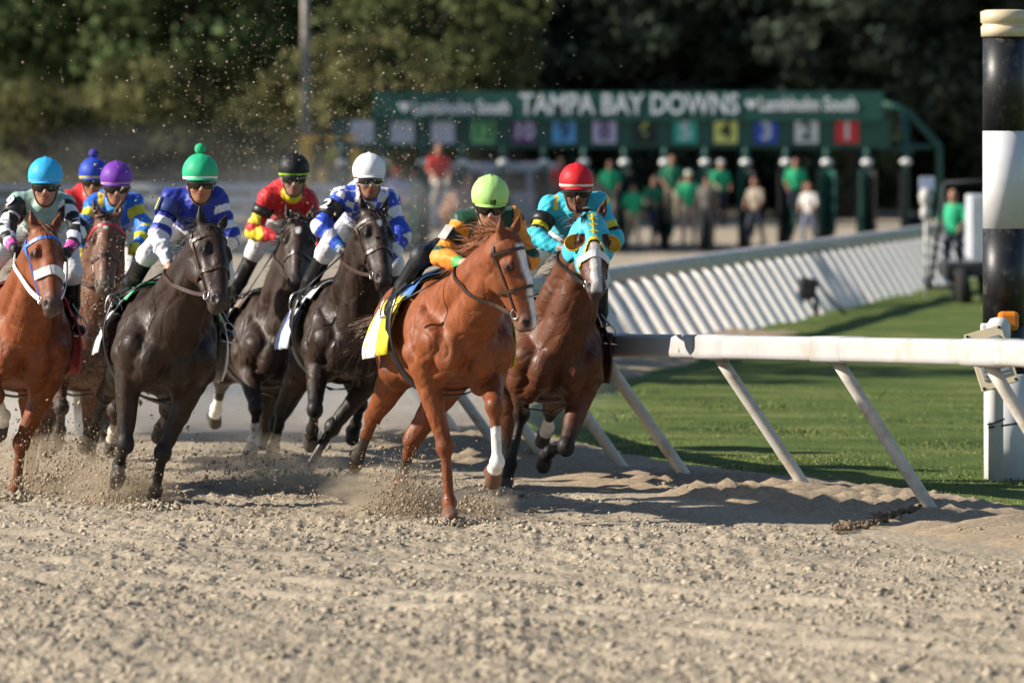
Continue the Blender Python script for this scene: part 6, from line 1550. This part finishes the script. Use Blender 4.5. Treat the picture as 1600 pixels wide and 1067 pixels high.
# ------------------------------------------------------------------ dirt in the air
def spray(name, label, pts, rad, mat, seed):
    V, F = lumps(np.array(pts), np.array(rad), seed, 1.0)
    return tag(mesh_obj(name, V, F, mat, None, False), label, 'dirt', kind='stuff')
g = np.random.default_rng(21)
FLY = dirt_material('flying_dirt', (0.42, 0.34, 0.25), 0.2)
for nm, (px, py, Y, n, sx, sz, lean), lab in (
    ('dirt_spray', (640, 785, 38.6, 1500, 0.13, 0.11, 0.1), 'burst of dirt thrown up behind the leading chestnut'),
    ('dirt_spray', (520, 790, 40.8, 1500, 0.28, 0.10, 0.0), 'low spray of dirt between the dark brown and chestnut horses'),
    ('dirt_spray', (195, 770, 39.9, 1400, 0.15, 0.09, -0.1), 'burst of dirt under the dark bay horse'),
    ('dirt_spray', (105, 745, 40.6, 1500, 0.22, 0.14, 0.0), 'dirt kicked up between the chestnut at the left edge and the dark bay'),
    ('dirt_spray', (400, 770, 41.6, 1300, 0.26, 0.12, 0.0), 'dirt spraying under the dusty dark brown horse'),
    ('dirt_spray', (745, 790, 38.2, 420, 0.10, 0.05, 0.0), 'small puff of dirt between the two leaders'),
    ('dirt_spray', (150, 560, 41.8, 900, 0.16, 0.35, 0.0), 'clods flying in front of the mud-splashed bay')):
    n = int(n * 3); c = at(px, py, Y); q = g.normal(size=(n, 3)) * np.array([sx, 0.30, sz]); u = np.abs(q[:, 2])
    P = np.array(c) + np.c_[q[:, 0] * (1 + 1.5 * u), q[:, 1], q[:, 2] + (u * 0.6)]
    P[:, 2] = np.maximum(P[:, 2], 0.01)
    spray(nm, lab, P, np.clip(np.exp(g.normal(size=n) * 0.65) * 0.0030, 0.0012, 0.015), FLY, int(px))
for (px, py, Y, lab) in ((703, 817, 37.55, 'dirt pushed up round the planted hoof of the leading chestnut'), (240, 788, 39.2, 'dirt pushed up round the planted hoof of the dark bay'), (24, 786, 40.2, 'dirt pushed up round the planted hoof at the left edge'), (478, 750, 42.6, 'dirt pushed up round the planted hoof of the dark brown horse'), (787, 776, 40.6, 'dirt pushed up round the hoof next to the rail')):
    n = 260; th = g.uniform(0, 6.28, n); rr = np.abs(g.normal(size=n)) * 0.10 + 0.03; c = at(px, py, Y)
    P = np.c_[c.x + rr * np.cos(th), Y + rr * np.sin(th) * 1.2, np.clip(0.035 - rr * 0.2, 0.0, 1) + g.uniform(0, 0.02, n)]
    spray('dirt_mound', lab, P, np.clip(np.exp(g.normal(size=n) * 0.5) * 0.009, 0.004, 0.024), CLOD, int(px) + 3)
# sand hanging in the air behind the field
n = 7600
px = np.r_[g.normal(480, 140, 5400), g.uniform(0, 900, 1200), g.normal(640, 60, 1000)]; py = np.r_[g.normal(190, 110, 5400), g.uniform(0, 420, 1200), g.normal(330, 70, 1000)]
Y = g.uniform(40, 56, n); keep = (px > -20) & (py < 520) & (px < 1300); px, py, Y = px[keep], py[keep], Y[keep]
P = np.stack([(px - 800) / FPX * Y, Y, CAM_H - (py - HORIZON) / FPX * Y], 1)
spray('sand_spray', 'pale specks of sand hanging in the air above and behind the field', P, np.clip(np.exp(g.normal(size=len(P)) * 0.6) * 0.0024, 0.0010, 0.010), FLY, 9)
# dust clouds: thin air-borne powder behind the hooves
def dust(name, label, c, r, dens, seed, tint=(0.88, 0.88, 0.90, 1)):
    mb = MB().ball((0, 0, 0), 1.0, 24, 16); o = mb.build(name, None, None, True); o.location = c; o.scale = r
    m = bpy.data.materials.new(name); m.use_nodes = True; nt = m.node_tree; nt.nodes.remove(nt.nodes['Principled BSDF'])
    pv = node(nt, 'ShaderNodeVolumePrincipled'); pv.inputs['Color'].default_value = tint; pv.inputs['Anisotropy'].default_value = 0.2
    tc = node(nt, 'ShaderNodeTexCoord'); ln = node(nt, 'ShaderNodeVectorMath', operation='LENGTH'); nt.links.new(tc.outputs['Object'], ln.inputs[0])
    mr = node(nt, 'ShaderNodeMapRange'); mr.inputs[1].default_value = 1.0; mr.inputs[2].default_value = 0.25; mr.inputs[3].default_value = 0; mr.inputs[4].default_value = 1; nt.links.new(ln.outputs['Value'], mr.inputs[0])
    nz = node(nt, 'ShaderNodeTexNoise', i_Scale=2.6, i_Detail=3.0); nt.links.new(tc.outputs['Object'], nz.inputs['Vector'])
    m2 = node(nt, 'ShaderNodeMapRange'); m2.inputs[1].default_value = 0.38; m2.inputs[2].default_value = 0.65; nt.links.new(nz.outputs['Fac'], m2.inputs[0])
    mu = node(nt, 'ShaderNodeMath', operation='MULTIPLY'); nt.links.new(mr.outputs[0], mu.inputs[0]); nt.links.new(m2.outputs[0], mu.inputs[1])
    m3 = node(nt, 'ShaderNodeMath', operation='MULTIPLY'); nt.links.new(mu.outputs[0], m3.inputs[0]); m3.inputs[1].default_value = dens
    nt.links.new(m3.outputs[0], pv.inputs['Density']); nt.links.new(pv.outputs[0], nt.nodes['Material Output'].inputs['Volume'])
    m.volume_intersection_method = 'FAST' if hasattr(m, 'volume_intersection_method') else None
    o.data.materials.append(m); tag(o, label, 'dust', kind='stuff'); return o
if USE_DUST:
    dust('dust_cloud', 'pale dust hanging behind the legs of the field', at(300, 640, 49.5), (3.9, 2.4, 0.95), 1.05, 1, (0.93, 0.91, 0.88, 1))
    dust('dust_cloud', 'thin dust drifting behind the jockeys up to the gate', at(330, 330, 58), (4.2, 4.0, 1.0), 0.09, 2)
    TAN = (0.80, 0.68, 0.52, 1)
    for (px, py, Y, rx, rz, dn, lab) in ((615, 775, 38.9, 0.55, 0.24, 6, 'tan puff of dust behind the leading chestnut'), (500, 770, 41.2, 0.75, 0.30, 5, 'tan dust rolling off the dark brown horse'), (190, 765, 39.9, 0.45, 0.24, 7, 'tan puff of dust under the dark bay horse'),
            (95, 745, 41.2, 0.65, 0.34, 6, 'tan dust beside the chestnut at the left edge'), (395, 745, 42.5, 0.75, 0.34, 5, 'tan dust under the dusty dark brown horse'), (750, 785, 38.6, 0.28, 0.12, 5, 'small tan puff between the two leaders')):
        dust('dust_puff', lab, at(px, py, Y), (rx, 0.5, rz), dn, 3, TAN)
